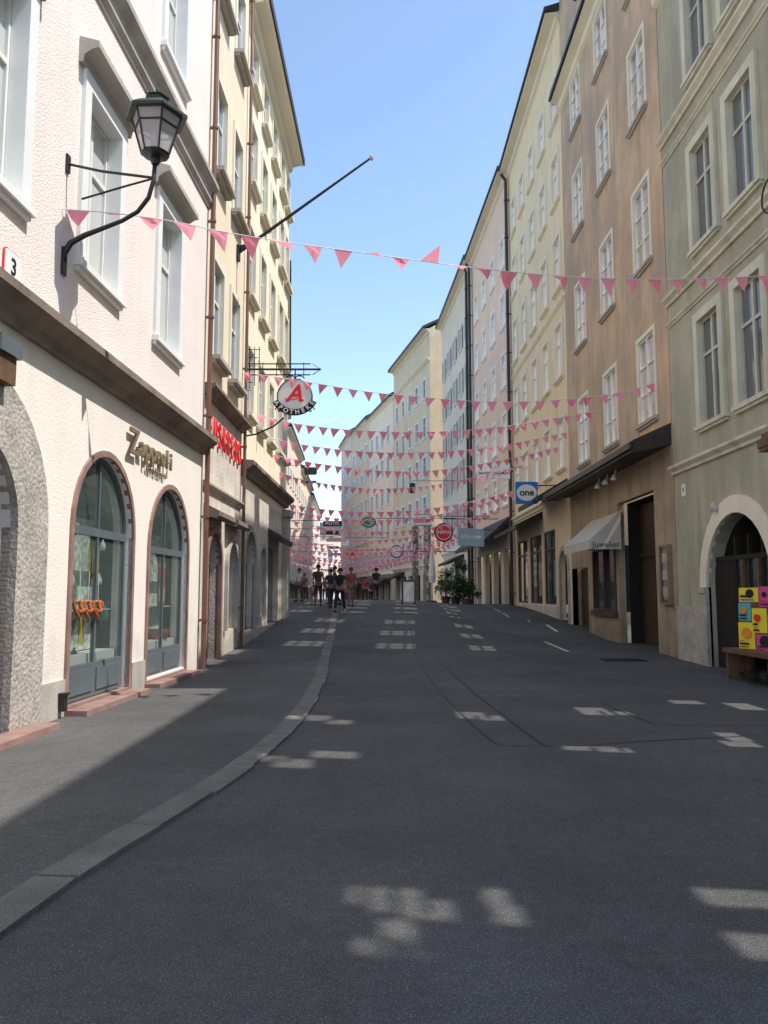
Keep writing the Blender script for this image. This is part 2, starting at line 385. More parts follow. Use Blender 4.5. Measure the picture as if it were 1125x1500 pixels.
def archring(sc,zs,r,w,z0,n0,n1,m,h,name='arch_surround'):
    mb=MB(); n=16
    for k in range(n):
        t0=math.pi*k/n; t1=math.pi*(k+1)/n
        P=lambda q,t:(sc-(r+q)*math.cos(t),zs+(r+q)*math.sin(t))
        mb.plate([P(0,t0),P(w,t0),P(w,t1),P(0,t1)],n0,n1)
    if z0<zs: mb.box(sc-r-w,sc-r,n0,n1,z0,zs); mb.box(sc+r,sc+r+w,n0,n1,z0,zs)
    return mb.build(name,M[m],h.e)
def canopy(h,s0,s1,z0,z1,n,m='canopy',name='canopy'):
    return MB().extr([(-.003,z0),(-n,z1+.18),(-n,z1),(-n+.06,z1),(-.003,z0-.3)],s0,s1).build(name,M[m],h.e)
# ================================================================ GROUND
mb=MB()
ys=[-30,-15,-5,0,5,10,15,20,25,30,35,40,45,50,60,80,120,200,300,400,900]
xs=[-900,-200,-60,-20,-10,0,10,20,60,200,900]
for j in range(len(ys)-1):
    for i in range(len(xs)-1):
        q=lambda x,y:(x,y,G(0,y)-.25)
        mb.quad(q(xs[i],ys[j]),q(xs[i+1],ys[j]),q(xs[i+1],ys[j+1]),q(xs[i],ys[j+1]))
tag(mb.build('ground',M['earth']),kind='structure')
KX=smooth_tab([(-12,-3.2),(3,-1.97),(4.15,-1.88),(4.95,-1.78),(5.65,-1.64),(7.04,-1.4),(9.4,-1.15),(13.7,-1.15),(20,-1.42),(27,-1.72),(34,-2.05),(45,-2.9),(60,-4.2),(90,-7.5),(130,-11)])
kx=lambda y:interp(KX,y)
def strip(xa,xb,y0,y1,step,dz,nx=1):
    m_=MB(); y=y0; rows=[]
    while True:
        a=xa(y); b=xb(y)
        rows.append([(a+(b-a)*i/nx,y) for i in range(nx+1)])
        if y>=y1: break
        y=min(y+step,y1)
    for r_ in rows:
        for x,yy in r_: m_.v.append((x,yy,G(x,yy)+dz))
    for j in range(len(rows)-1):
        for i in range(nx):
            a=j*(nx+1)+i; m_.f.append((a,a+1,a+nx+2,a+nx+1))
    return m_
tag(strip(lambda y:-14 if y>32 else -5.5,lambda y:9.0,-12,190,.6,0,26).build('road',M['road'],smooth=True),kind='structure')
tag(strip(lambda y:-14 if y>32 else -5.0,lambda y:kx(y)-.12,-12,130,.6,.03,10).build('pavement',M['walk'],smooth=True),kind='structure')
mb=MB(); y=-10.
while y<60:
    l=random.uniform(.6,1.3); y2=y+l-.018
    jx=random.uniform(-.01,.01)
    def kc(yy,off,dz): x=kx(yy)+off+jx; return (x,yy,G(x,yy)+dz)
    wl=-.125; wr=.105+random.uniform(-.012,.012)
    ysn=[y,(y+y2)/2,y2]; t=.034+random.uniform(-.003,.004)
    for a,b in zip(ysn,ysn[1:]):
        mb.quad(kc(a,wl,t),kc(a,wr,t-.008),kc(b,wr,t-.008),kc(b,wl,t)); mb.quad(kc(a,wr,t-.008),kc(a,wr,-.03),kc(b,wr,-.03),kc(b,wr,t-.008))
    mb.quad(kc(y,wl,t),kc(y,wl,-.03),kc(y,wr,-.03),kc(y,wr,t-.008)); mb.quad(kc(y2,wl,t),kc(y2,wr,t-.008),kc(y2,wr,-.03),kc(y2,wl,-.03))
    y+=l
tag(mb.build('kerb',M['kerb']),kind='structure')
def seam(pix,w=.03,dz=.005,name='road_seam'):
    pts=[ground(u,v) for u,v in pix]; q=[]
    for a,b in zip(pts,pts[1:]):
        n=max(1,int((b-a).length/.3))
        for k in range(n): q.append(a+(b-a)*k/n)
    q.append(pts[-1]); m_=MB()
    for k,p in enumerate(q):
        t=(q[min(k+1,len(q)-1)]-q[max(k-1,0)]); t.z=0; t.normalize(); s_=Vector((t.y,-t.x,0)); ww=w*random.uniform(.6,1.2)
        for sg in (-1,1):
            x=p.x+s_.x*sg*ww/2; y=p.y+s_.y*sg*ww/2; m_.v.append((x,y,G(x,y)+dz))
    for k in range(len(q)-1): m_.f.append((2*k,2*k+1,2*k+3,2*k+2))
    return tag(m_.build(name,M['seam']),kind='structure')
seam([(600,905),(606,950),(622,985),(655,1025),(690,1060),(727,1091)],.04)
seam([(640,962),(700,1020),(745,1055),(797,1093)],.04)
seam([(727,1093),(850,1093),(950,1086),(1110,1078)],.025)
seam([(1125,1062),(1040,1064),(960,1062),(880,1030)],.02)
p=ground(912,967); t=thing('manhole_cover','rectangular iron drain cover set in the road near the tall dark portal','manhole cover',(p.x,p.y,G(p.x,p.y)))
bx('rim','iron',t,-.5,.5,-.35,.35,-.03,.012)
mb=MB()
for k in range(7): mb.box(-.44,.44,-.3+k*.085,-.24+k*.085,.013,.02)
mb.build('cover',M['seam'],t)
# ================================================================ LEFT HOUSE A
A=House((-4.52,1.),(-3.92,17.1),20.5,'pink white roughcast house with arched shop windows, white window surrounds and brown cornice','pinkp','pinkg',zb=4.6,depth=8)
sc2=A.sz(147,330)[0]; sc3=A.sz(246,430)[0]; sc1=sc2-(sc3-sc2)*.93; sc0=sc1-3
for sc in (sc0,sc1,sc2,sc3):
    for z,ht,hd in ((6.1,2.55,.28),(11.6,2.4,.24),(16.1,2.2,None)):
        window(A,sc,z,1.2,ht,.2,'white','whitefr','glassglare',hood=hd,bars=(1,1),rec=.2,proud=.06)
a1=A.sz(97,1000)[0]; b1=A.sz(186,1000)[0]; a2=A.sz(213,960)[0]; b2=A.sz(270,960)[0]
r1=(b1-a1)/2; r2=(b2-a2)/2
A.arch(a1,b1,.12,3.62-r1); A.arch(a2,b2,.16,3.55-r2)
a0=A.sz(30,1000)[0]-2.3; b0=a0+1.9
A.arch(a0,b0,-.2,3.3-.95)
A.finish(over=.5)
A.trim('cornice',4.6,4.98,.32,'cornice'); A.trim('string_course',10.35,10.72,.22,'greymold'); A.trim('string_course',10.15,10.33,.1,'greymold')
A.trim('string_course',15.2,15.4,.12,'greymold')
archring((a1+b1)/2,3.62-r1,r1,.09,.0,-.035,.05,'redst',A); archring((a2+b2)/2,3.55-r2,r2,.09,.0,-.035,.05,'redst',A)
archring((a0+b0)/2,2.35,.95,.75,-.2,-.09,.1,'stone',A,'rusticated_arch')
bx('plinth','greymold',A.e,b0+.76,a1-.11,-.04,-.003,-.3,.5); bx('plinth','greymold',A.e,b1+.11,a2-.11,-.04,-.003,-.3,.5)
for a,b,r,top in ((a1,b1,r1,3.62),(a2,b2,r2,3.55)):
    z0=.14; zs=top-r; sc=(a+b)/2
    f=MB(); t=.05; y0,y1=.09,.16
    f.box(a+.01,a+t+.02,y0,y1,z0,zs); f.box(b-t-.02,b-.01,y0,y1,z0,zs); f.box(a+.07,b-.07,y0,y1,zs-.06,zs+.06)
    f.box(a+.07,b-.07,y0,y1,z0,z0+.48); f.box(sc-.03,sc+.03,y0+.005,y1-.01,z0+.48,zs-.06)
    for q in (a+.15,sc+.06): f.box(q,q+(b-a)/2-.22,y0-.02,y0,z0+.08,z0+.4)
    f.ring(sc,zs,r-.07,r-.005,y0,y1,0,180,20); f.box(sc-.02,sc+.02,y0,y1,zs+.06,zs+r-.08)
    fo=f.build('shop_window',M['slate'],A.e)
    g=MB(); g.plate([(a+.02,z0+.48),(b-.02,z0+.48)]+[(x,z) for x,z in reversed(arch_pts(sc,zs,r-.02))],.12,.126); g.build('pane',M['glasst'],fo)
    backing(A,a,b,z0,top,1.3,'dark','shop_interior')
    bx('display_shelf','white',A.e,a+.02,b-.02,.2,.5,z0,.74)
    bx('reflection_backdrop','palegreen',A.e,a+.02,b-.02,.52,.54,.75,2.75)  # pale backdrop, its colour stands in for bright reflections in the glass
    bx('glass_shelf','palegreen',A.e,a+.02,b-.02,.3,.5,1.35,1.37)
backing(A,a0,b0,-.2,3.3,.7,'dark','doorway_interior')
mb=MB(); mb.box(a0+.02,b0-.02,.32,.38,-.1,2.3); mb.box(a0+.1,a0+.85,.29,.32,.1,2.1); mb.box(a0+1.0,b0-.1,.29,.32,.1,2.1); mb.build('door',M['wood'],A.e)
for a,b,n_ in ((a1,b1,.34),(a2,b2,.3)):
    MB().box(a-.12,b+.12,-n_,-.04,-.1,.10).box(a,b,-.03,.08,-.1,.13).build('doorstep',M['redst'],A.e)
bx('doorstep','redst',A.e,a0-.4,b0+.6,-.4,-.1,-.1,.1)
downpipe(A,A.L-.08,0.02,20.4,'pipe')
s_,z_=A.sz(83,1030); t=thing('boot_scraper','small dark iron box on the wall foot between the first two shop arches','boot scraper',A.W(s_,0,z_),A.ang)
MB().box(-.05,.05,-.12,-.045,-.1,.1).box(-.065,.065,-.14,-.045,.1,.13).build('body',M['iron'],t)
s_,z_=A.sz(16,393); t=thing('house_number_plate','white enamel house number plate with red rim reading 3','house number',A.W(s_,0,z_),A.ang)
def rrect(w,h,r,n=5):
    o=[]
    for cx,cz,a in ((w/2-r,h/2-r,0),(-w/2+r,h/2-r,90),(-w/2+r,-h/2+r,180),(w/2-r,-h/2+r,270)):
        for k in range(n+1): th=R(a+90*k/n); o.append((cx+r*math.cos(th),cz+r*math.sin(th)))
    return o
mb=MB(); mb.plate(rrect(.4,.38,.07),-.02,-.003); mb.build('rim',M['red'],t)
mb=MB(); mb.plate(rrect(.37,.35,.06),-.03,-.02); mb.build('plate',M['white'],t)
text('numeral','3',M['ink'],t,(0,-.033,0),.27,.003,bold=.004)
s0,z0=A.sz(184,648); s1,z1=A.sz(247,680)
t=thing('shop_lettering','row of bronze three dimensional shop letters above the arched windows','shop sign',A.W((s0+s1)/2,.0,(z0+z1)/2),A.ang)
wd=s1-s0; x=-wd/2
ws=[1.2,.9,.9,.9,.8,.7,.8,.6]; tot=sum(ws)
for i,(ch,w_) in enumerate(zip('Zappreli',ws)):
    cw=wd*w_/tot
    text('letter',ch,M['gold'],t,(x+cw/2,-.07,0.02),.46 if ch!='Z' else .58,.02,sx=1.1,bold=.01)
    bx('letter_pin','iron',t,x+cw/2-.01,x+cw/2+.01,-.05,-.003,0,.02); x+=cw
text('letter_line','konditorei',M['gold'],t,(.3,-.04,-.27),.17,.01,sx=1.5)
s_,z_=A.sz(137,822,-.2); t=thing('poster','yellow poster with white panel in the first arched shop window','poster',A.W(s_,-.19,z_),A.ang)
bx('sheet','yell',t,-.17,.17,-.004,.004,-.32,.36); bx('panel','wpap',t,-.11,.11,-.008,-.0045,-.02,.29); bx('stripe','red',t,-.1,.1,-.008,-.0045,-.26,-.18)
s_,z_=A.sz(118,925,-.2); t=thing('poster','small yellow notice low in the first arched shop window','poster',A.W(s_,-.19,z_),A.ang)
bx('sheet','yell',t,-.09,.09,-.004,.004,-.18,.18)
for k,(u,v) in enumerate(((116,890),(129,890),(143,890))):
    s_,z_=A.sz(u,v,-.02)
    t=thing('pretzel',['leftmost','middle','rightmost'][k]+' of three brown glazed pretzels hanging before the first shop window','pretzel',A.W(s_,-.02,z_),A.ang,'pretzels hanging in the shop window')
    mb=MB(); pts=[]
    for q in range(28):
        th=2*math.pi*q/28
        pts.append((.12*math.sin(th),.02*math.sin(3*th),.12*math.cos(th)-.04*math.cos(2*th)))
    mb.tube(pts,.026,8,closed=True); mb.tube([(-.1,-.02,-.02),(-.04,-.03,-.07),(.05,-.02,.03),(.03,0,.1)],.02,8); mb.tube([(.1,-.03,-.02),(.04,-.02,-.07),(-.05,-.03,.03),(-.03,0,.1)],.02,8)
    mb.build('twist',M['pretz'],t,smooth=True); mb=MB(); mb.tube([(0,0,.1),(0,0,.5)],.004,5); mb.build('cord',M['string'],t)
jl_=[(105,800,'cyan','turquoise','top left'),(108,850,'wpap','white','upper left'),(113,960,'greens','green','lower left'),(128,975,'palegreen','pale grey','bottom centre'),(146,975,'leaf','deep green','bottom right'),(155,800,'wpap','ivory','top right'),(158,900,'greens','bottle green','right side'),(112,775,'pretz','brown','highest on the left'),(150,850,'palegreen','pale green','middle right'),(160,960,'redst','dull red','lowest on the right'),(104,925,'wpap','cream','middle left')]
for k,(u,v,mm,lab,pos) in enumerate(jl_):
    s_,z_=A.sz(u,v,-.3); q=random.uniform(.55,.85); mb=MB(); mb.lathe([(a*q,b*q) for a,b in ((.05,-.12),(.075,-.1),(.08,.0),(.05,.09),(.025,.12),(.025,.17))],12); o=mb.build('jar',M[mm],None,A.W(s_,-.35,z_),smooth=True); tag(o,lab+' jar displayed behind glass of the first arched shop window, '+pos,'jar','jars displayed in the shop window')
s_,z_=A.sz(236,845,-.2); t=thing('poster','red poster with white blocks in the second arched shop window','poster',A.W(s_,-.19,z_),A.ang)
bx('sheet','red',t,-.22,.22,-.003,.003,-.55,.55); bx('panel','wpap',t,-.17,.17,-.007,-.0035,.18,.48); bx('panel','wpap',t,-.17,.17,-.007,-.0035,-.46,-.2)
mb=MB(); mb.lathe([(.16,-.12),(.2,0),(.2,.06),(.17,.06)],14); s_,z_=A.sz(232,955,-.33); tag(mb.build('basket',M['pretz'],None,A.W(s_,-.33,.87)),'brown basket on the shelf of the second arched shop window','basket')
# ---------------- wall lamp
s_,z_=A.sz(92,383); base=A.W(s_,0,z_)
t=thing('wall_lamp','black hexagonal street lantern on a curved wrought iron wall bracket','street lamp',base,A.ang)
def LP(u,v): q=at_y(u,v,base.y)-base; return (0,-q.x,q.z)
tip=LP(229,238)
mb=MB()
arc=[LP(92,383),LP(93,372),LP(104,356),LP(125,345),LP(150,336),LP(180,325),LP(203,312),LP(219,292),LP(226,268),LP(229,238)]
mb.tube(arc,[.05,.045,.04,.035,.03,.028,.028,.03,.03,.03],8)
mb.build('bracket_arm',M['iron'],t,smooth=True)
mb=MB(); mb.tube([LP(92,383),LP(86,375),LP(90,364),LP(97,366)],[.03,.026,.022,.015],7); mb.build('scroll',M['iron'],t,smooth=True)
q1=LP(70,240); mb=MB(); mb.tube([(0,-.0,q1[2]),LP(150,252),LP(226,263)],.018,7); mb.build('tie_rod',M['iron'],t)
mb=MB(); mb.tube([LP(226,264),LP(190,273),LP(120,292)],.014,7); mb.build('strut',M['iron'],t)
bx('wall_plate','iron',t,-.05,.05,-.03,-.002,q1[2]-.12,q1[2]+.12); bx('wall_plate','iron',t,-.06,.06,-.03,-.002,-.18,.18)
k=.92
def hexpr(mb,prof,n=6,rot=R(30)):
    return mb.lathe([(r*k,z*k) for r,z in prof],n,tip,rot)
mb=MB(); hexpr(mb,[(.05,-.06),(.075,0),(.06,.05),(.18,.07),(.2,.1)],12); mb.build('lantern_base',M['iron'],t)
mb=MB()
for q in range(6):
    th=R(30+60*q); c0=Vector((math.cos(th),math.sin(th),0)); 
    mb.tube([Vector(tip)+c0*.2*k+Vector((0,0,.1*k)),Vector(tip)+c0*.36*k+Vector((0,0,.64*k))],.014,5)
    th2=R(90+60*q); c1=Vector((math.cos(th2),math.sin(th2),0))
    for r_,z_2 in ((.2,.1),(.36,.64),(.313,.48)): mb.tube([Vector(tip)+c0*r_*k+Vector((0,0,z_2*k)),Vector(tip)+c1*r_*k+Vector((0,0,z_2*k))],.013,5)
mb.build('lantern_frame',M['iron'],t)
mb=MB(); mb.lathe([(.19*k,.1*k),(.35*k,.64*k)],6,tip,R(30)); mb.f=mb.f[:-2]; mb.build('glass',M['frost'],t)
mb=MB(); hexpr(mb,[(.38,.64),(.45,.63),(.45,.67),(.32,.77),(.17,.86),(.15,.87),(.15,.93),(.18,.94),(.05,1.0),(.03,1.03),(.03,1.07),(.01,1.1)]); mb.build('lantern_cap',M['copper'],t)
mb=MB(); mb.lathe([(.03,.12),(.06,.2),(.06,.36),(.03,.42)],10,tip); mb.build('bulb',M['white'],t,smooth=True)
s_,z_=A.sz(2,528); t=thing('sign_box','grey metal box sign with brown panel at the left picture edge','sign box',A.W(s_,0,z_),A.ang)
bx('casing','slate',t,-.5,-.05,-.26,-.005,-.02,.16); bx('panel','wood',t,-.5,-.09,-.22,-.006,-.32,-.025)
# ================================================================ LEFT HOUSE B and C
B=House((-3.97,17.2),(-3.93,21.7),20.8,'narrow apricot house with red lettering above its arched door','orange','pstone',zb=6.,depth=8)
for s_ in (1.15,3.2):
    for z,ht in ((7.0,2.35),(11.5,2.3),(15.9,2.2)): window(B,s_,z,1.1,ht,.13,'yellowt','whitefr','glassl',bars=(1,1),rec=.1,sillm='greymold',silln=.26)
B.arch(.5,1.9,.0,2.3); B.arch(2.75,3.95,.7,2.3)
B.finish(over=.5); B.trim('shop_cornice',6.0,6.25,.28,'cornice'); B.trim('string_course',3.9,4.08,.12,'greymold')
for a,b,zs,r,m_ in ((.5,1.9,2.3,.7,'redst'),(2.75,3.95,2.3,.6,'greymold')):
    archring((a+b)/2,zs,r,.14,-.1 if a<1 else .7,-.09,.06,m_,B); backing(B,a,b,-.2,zs+r,.6)
    bx('door' if a<1 else 'shop_pane','woodfr' if a<1 else 'glass',B.e,a+.02,b-.02,.2,.24,0 if a<1 else .7,zs)
    MB().extr([(-.003,3.35),(-.3,3.25),(-.35,3.32),(-.35,3.42),(-.003,3.6)],a-.25,b+.25).build('door_hood',M['cornice'],B.e)
downpipe(B,B.L-.02,0.2,20.6,'pipe',.1,.045)
t=thing('shop_lettering','red block letters fixed along the apricot house front','shop sign',B.W(2.2,0,5.3),B.ang)
x=-1.9
for ch in 'EUSKREBO':
    text('letter',ch,M['red'],t,(x+.25,-.05,0),.86,.02,sx=.58,bold=.002); bx('letter_pin','iron',t,x+.24,x+.27,-.03,-.003,0,.03); x+=.49
p=ground(297,958); t=thing('banner_stand','red and white cloth banner on a post beside the brown downpipe','banner',(p.x,p.y,G(p.x,p.y)+.03))
mb=MB(); mb.lathe([(.2,0),(.2,.04),(.03,.06)],14); mb.tube([(0,0,.05),(0,0,2.15)],.018,8); mb.build('post',M['iron'],t)
def flagcloth(w,h,fold=.05,n=10):
    m_=MB()
    for j in range(9):
        for i in range(n+1):
            x=w*i/n*(1-.25*(j/8)); m_.v.append((x,fold*math.sin(i*1.7+j*.3),-h*j/8))
    for j in range(8):
        for i in range(n): a=j*(n+1)+i; m_.f.append((a,a+1,a+n+2,a+n+1))
    return m_
flagcloth(.2,.95,.035).build('cloth',M['red'],t,(-.1,-.03,1.3)); flagcloth(.3,.75,.05).build('cloth',M['wpap'],t,(-.1,.02,1.75)); flagcloth(.12,.35,.03).build('cloth',M['red'],t,(-.06,-.03,2.1))
C=House((-3.93,21.72),(-3.83,30.8),19.0,'tall pale yellow house with deep eaves and stone ground floor','yellow','pstone',zb=4.6,depth=8)
for s_ in (1.0,3.0,5.0,7.0,8.5):
    for z,ht in ((6.7,2.0),(10.2,2.1),(13.6,1.9),(16.6,1.5)): window(C,s_,z,1.0,ht,.13,'yellowt','whitefr','glassl',bars=(1,1),rec=.1,silln=.2)
for a,b,c in ((.5,2.3,0),(3.1,4.2,.9),(5.0,7.4,.6)): 
    if b-a<2: C.arch(a,b,c,2.5); archring((a+b)/2,2.5,(b-a)/2,.18,c,-.08,.05,'greymold',C)
    else: C.hole(a,b,c,3.2)
    backing(C,a,b,c,3.4,.6)
    MB().box(a+.02,b-.02,.2,.24,c,3.15 if b-a>2 else 2.5).build('shop_pane',M['glass'],C.e)
C.finish(over=.62); C.trim('shop_cornice',4.9,5.3,.35,'cornice')
canopy(C,4.9,7.5,3.8,3.3,.5)
bx('plinth','stone',C.e,.0,8.2,-.06,-.003,-.2,.58)
MB().box(8.3,9.0,-.22,-.004,0.2,4.5).box(8.2,9.1,-.3,-.004,4.5,4.75).build('pilaster',M['stone'],C.e)
# Apotheke sign
t=thing('pharmacy_sign','round white pharmacy sign with red letter on scrolled iron bracket','shop sign',at_y(432,581,22.),R(8))
W0=Vector(t.location)
mb=MB(); mb.disc(0,0,.48,-.05,.05,36); mb.build('disc',M['white'],t)
mb=MB(); mb.ring(0,0,.475,.5,-.07,.07,0,360,40); mb.build('ring',M['iron'],t)
mb=MB(); mb.ring(0,.14,.52,.70,-.1,-.07,208,332,24); mb.build('banner_band',M['ink'],t)
for i,ch in enumerate('APOTHEKE'):
    a=R(215+110*i/7); r_=.61
    o=text('letter',ch,M['white'],t,(r_*math.cos(a),-.108,.14+r_*math.sin(a)),.18,.006,bold=.003); o.rotation_euler=(0,-(a+math.pi/2),0)
text('letter_emblem','A',M['red'],t,(-.02,-.06,.06),.68,.012,shear=.3,bold=.012)
mb=MB(); mb.tube([(-.27,-.065,-.06),(-.1,-.065,-.1),(.12,-.065,-.06),(.27,-.065,-.12)],.014,6); mb.build('flourish',M['red'],t)
t.rotation_euler=(0,0,0)
def LQ(u,v,y=22.): q=at_y(u,v,y)-W0; return (q.x,0,q.z)
mb=MB(); mb.tube([LQ(352,541),LQ(470,541)],.03,6); mb.tube([LQ(340,533),LQ(455,533)],.018,6); mb.tube([LQ(340,549),LQ(455,549)],.018,6)
mb.tube([LQ(458,533),LQ(470,541),LQ(458,549)],.014,5)
for u in (365,385,405,425,445): mb.tube([LQ(u,531),LQ(u,551)],.012,5)
mb.tube([LQ(352,640),LQ(375,636),LQ(400,625),(-.3,0,-.6)],.025,6)
for sg in (-1,1):
    mb.tube([(sg*(.1+.16*math.cos(q*.5)*(1-q/14)),0,.52+.1*math.sin(q*.5)*(1-q/14)) for q in range(13)],.018,5)
    mb.tube([(sg*(.45+.1*math.cos(q*.5)*(1-q/14)),0,-.38+.12*math.sin(q*.5)*(1-q/14)) for q in range(13)],.018,5)
mb.tube([(0,0,.44),(0,0,LQ(432,541)[2])],.02,6)
mb.build('bracket',M['iron'],t)
mb=MB()
for k_ in range(7): u=338+k_*7; mb.tube([LQ(u,508),LQ(u,590-k_*5)],.011,4)
for k_ in range(7): v=512+k_*12; mb.tube([LQ(336,v),LQ(382-k_*3,v)],.011,4)
mb.build('lattice',M['iron'],t)
a=at_y(338,371,20.6); a.x=-3.93; b=at_y(544,231,20.2)
t=thing('flagpole','long bare black flagpole slanting out from the apricot house front','flagpole',a)
mb=MB(); mb.tube([(0,0,0),b-a],[.05,.028],8); mb.build('pole',M['iron'],t)
mb=MB(); mb.lathe([(.02,-.08),(.05,-.04),(.05,.04),(.02,.08)],10,b-a); mb.build('finial',M['greymold'],t,smooth=True)
mb=MB(); mb.box(-.02,.06,-.12,.12,-.2,.2); mb.tube([(0.03,0,.15),(.3,0,.2)],.07,8); mb.build('socket',M['iron'],t)
# ---------------- farther left houses
E=House((-4.3,31.5),(-7.6,60),15.,'low cream house behind the yellow corner house','offw',depth=8,zbot=-2)
for k_ in range(9):
    for z in (4.6,8.,11.4): window(E,1.8+k_*3.1,z,1.,1.7,.12,'yellowt',bars=(1,0))
E.finish(over=.5)
farL=[((-9.6,78),(-10.3,98),18.2,'palepink','pale pink house, nearest of the distant left row'),((-10.3,98.1),(-11.1,120),17.2,'offw','off white house, second of the distant left row'),((-11.1,120.1),(-12.5,155),16.6,'rose','dusty rose house, farthest of the distant left row')]
for p0,p1,Hh,mm,lb in farL:
    h=House(p0,p1,Hh,lb,mm,depth=9,zbot=-4)
    n=int(h.L/3.2)
    for k_ in range(n):
        for z in (3.2,6.4,9.6,12.8): window(h,1.7+k_*3.2,z,1.1,1.8,.14,'white','greyfr','glass',bars=(1,0))
        h.hole(1.7+k_*3.2-1,1.7+k_*3.2+1,-3,1.9); 
    bx('shopfront','glass',h.e,.3,h.L-.3,.3,.34,-3,2)
    canopy(h,2,h.L-3,2.9,2.2,1.,'red' if mm=='offw' else 'canopy')
    h.finish(over=.5)
h=House((-15,158),(-3,166),13.5,'pale house closing the far end of the street','palepink',depth=9,zbot=-5)
for k_ in range(4):
    for z in (2,5.2,8.4): window(h,1.7+k_*3.3,z,1.1,1.8,.14,'white','greyfr','glass',bars=(1,0))
h.finish(over=.5)
# ================================================================ RIGHT: GREEN
GX=7.15
Gr=House((GX,19.5),(GX,12.2),17.3,'sage green house with paired framed windows and arched doorway','green','green',zb=4.5,depth=8)
gc=[Gr.sz(1032,300)[0],Gr.sz(1090,250)[0]]
for s_ in (gc[0],gc[1],gc[1]+2.1,gc[1]+3.9):
    if s_>Gr.L-.8: continue
    for z,ht in ((5.35,2.4),(9.45,2.35),(13.6,2.3)): window(Gr,s_,z,1.14,ht,.2,'greent','greyfr','glassg',bars=(1,1),rec=.07,proud=.08)
ga=Gr.sz(1040,900)[0]; Gr.arch(ga,ga+3.0,-.1,1.75); 
Gr.finish(over=.5,strip=.6,back=False,roofh=2)
for z in (4.5,8.75,12.95): Gr.trim('string_course',z,z+.22,.16,'greent')
for z in (8.2,12.45): Gr.trim('string_course',z,z+.1,.09,'greent')
for a,b,hh in ((1.1,2.1,1.3),(3.3,3.9,1.6),(5.6,6.4,1.2)): MB().box(a,b,.1,.5,17.4,17.4+hh).box(a-.1,b+.1,.05,.55,17.4+hh,17.5+hh).build('roof_shadow_block',M['greymold'],Gr.e)  # unseen roof blocks added to break the sun strip on the left pavement
archring(ga+1.5,1.75,1.5,.36,1.75,-.06,.05,'offw',Gr)
MB().box(ga-.38,ga,-.08,.05,-.1,1.62).box(ga-.44,ga+.0,-.12,.05,1.62,1.745).build('arch_pier',M['stone'],Gr.e)
bx('arch_pier','stone',Gr.e,ga+3.0,ga+3.38,-.08,.05,-.1,1.74)
backing(Gr,ga,ga+3.,-.1,3.25,1.2)
mb=MB(); mb.box(ga+.02,ga+1.0,.14,.2,0,2.3)
for k_ in range(4): mb.box(ga+1.05+k_*.6,ga+1.11+k_*.6,.13,.21,0,2.8)
mb.box(ga+.05,ga+2.95,.12,.22,2.3,2.4); mb.build('arch_shade_leaf',M['dark'],Gr.e); bx('pane','glass',Gr.e,ga+1.05,ga+2.95,.17,.18,.9,2.3)  # near-black colour paints the leaf as the shaded interior of the arch
MB().box(ga+1.4,ga+2.9,.10,.16,1.35,1.43).box(ga+1.4,ga+1.46,.10,.16,1.43,2.3).box(ga+2.1,ga+2.16,.10,.16,1.43,2.3).build('window_frame',M['wood'],Gr.e)
bx('plinth','stone',Gr.e,.0,ga-.39,-.05,-.003,-.3,1.3)
s_,z_=Gr.sz(1054,743); mb=MB(); mb.lathe([(.05,-.1),(.09,-.04),(.09,.06),(.03,.12)],12); tag(mb.build('wall_light',M['frost'],None,Gr.W(s_,.12,z_),smooth=True),'small round lamp above the arched doorway surround','lamp')
s_,z_=Gr.sz(1002,718); t=thing('house_number_plate','small white house number plate on the sage green house','house number',Gr.W(s_,0,z_),Gr.ang)
mb=MB(); mb.plate(rrect(.22,.3,.04),-.02,-.003); mb.build('plate',M['white'],t); text('numeral','4',M['ink'],t,(0,-.023,0),.2,.002)
s_,z_=Gr.sz(1122,642,.6); t=thing('timber_sign','weathered brown timber sign board cut by the right picture edge','sign',Gr.W(s_,0,z_),Gr.ang)
MB().box(-.3,1.2,-.62,-.003,-.13,.02).box(-.25,1.2,-.56,-.003,.022,.12).box(-.28,1.2,-.6,-.003,-.2,-.132).build('board',M['wood'],t)
s_,z_=Gr.sz(1128,285,.5); t=thing('hanging_ring','black wrought iron ring ornament high on the sage green house','ornament',Gr.W(s_,0,z_),Gr.ang)
mb=MB(); mb.tube([(.3*math.cos(q*math.pi/12),-.5,.3*math.sin(q*math.pi/12)) for q in range(24)],.018,6,closed=True); mb.build('ring',M['iron'],t)
mb=MB(); mb.tube([(0,-.5,.3),(0,-.5,.6),(0,-.003,.6)],.015,6); mb.build('hook',M['iron'],t)
bz=G(6.4,15)
t=thing('bench','low dark timber bench below the posters at the arched doorway','bench',(6.7,14.75,bz),R(-90))
bx('seat','wood',t,-.65,1.5,-.26,.26,.5,.58)
for sx_ in (-.58,1.3): bx('leg','wood',t,sx_,sx_+.09,-.22,.22,0,.5)
t=thing('poster_board','board covered with colourful posters standing on the bench','notice board',(6.80,14.45,bz+.585),R(-62))
bx('board','wood',t,-.5,.75,0,.03,0,1.08)
fl=[(-.52,.01,.34,.48,'yell'),(-.15,-.02,.42,.30,'mag'),(.3,.0,.2,.5,'wpap'),(-.50,.52,.26,.32,'cyan'),(-.22,.31,.3,.44,'yell'),(.1,.33,.18,.3,'orp'),(-.47,.86,.4,.26,'yell'),(-.05,.78,.22,.36,'mag'),(.2,.66,.3,.42,'cyan'),(.52,.1,.2,.5,'mag'),(.54,.65,.2,.4,'wpap')]
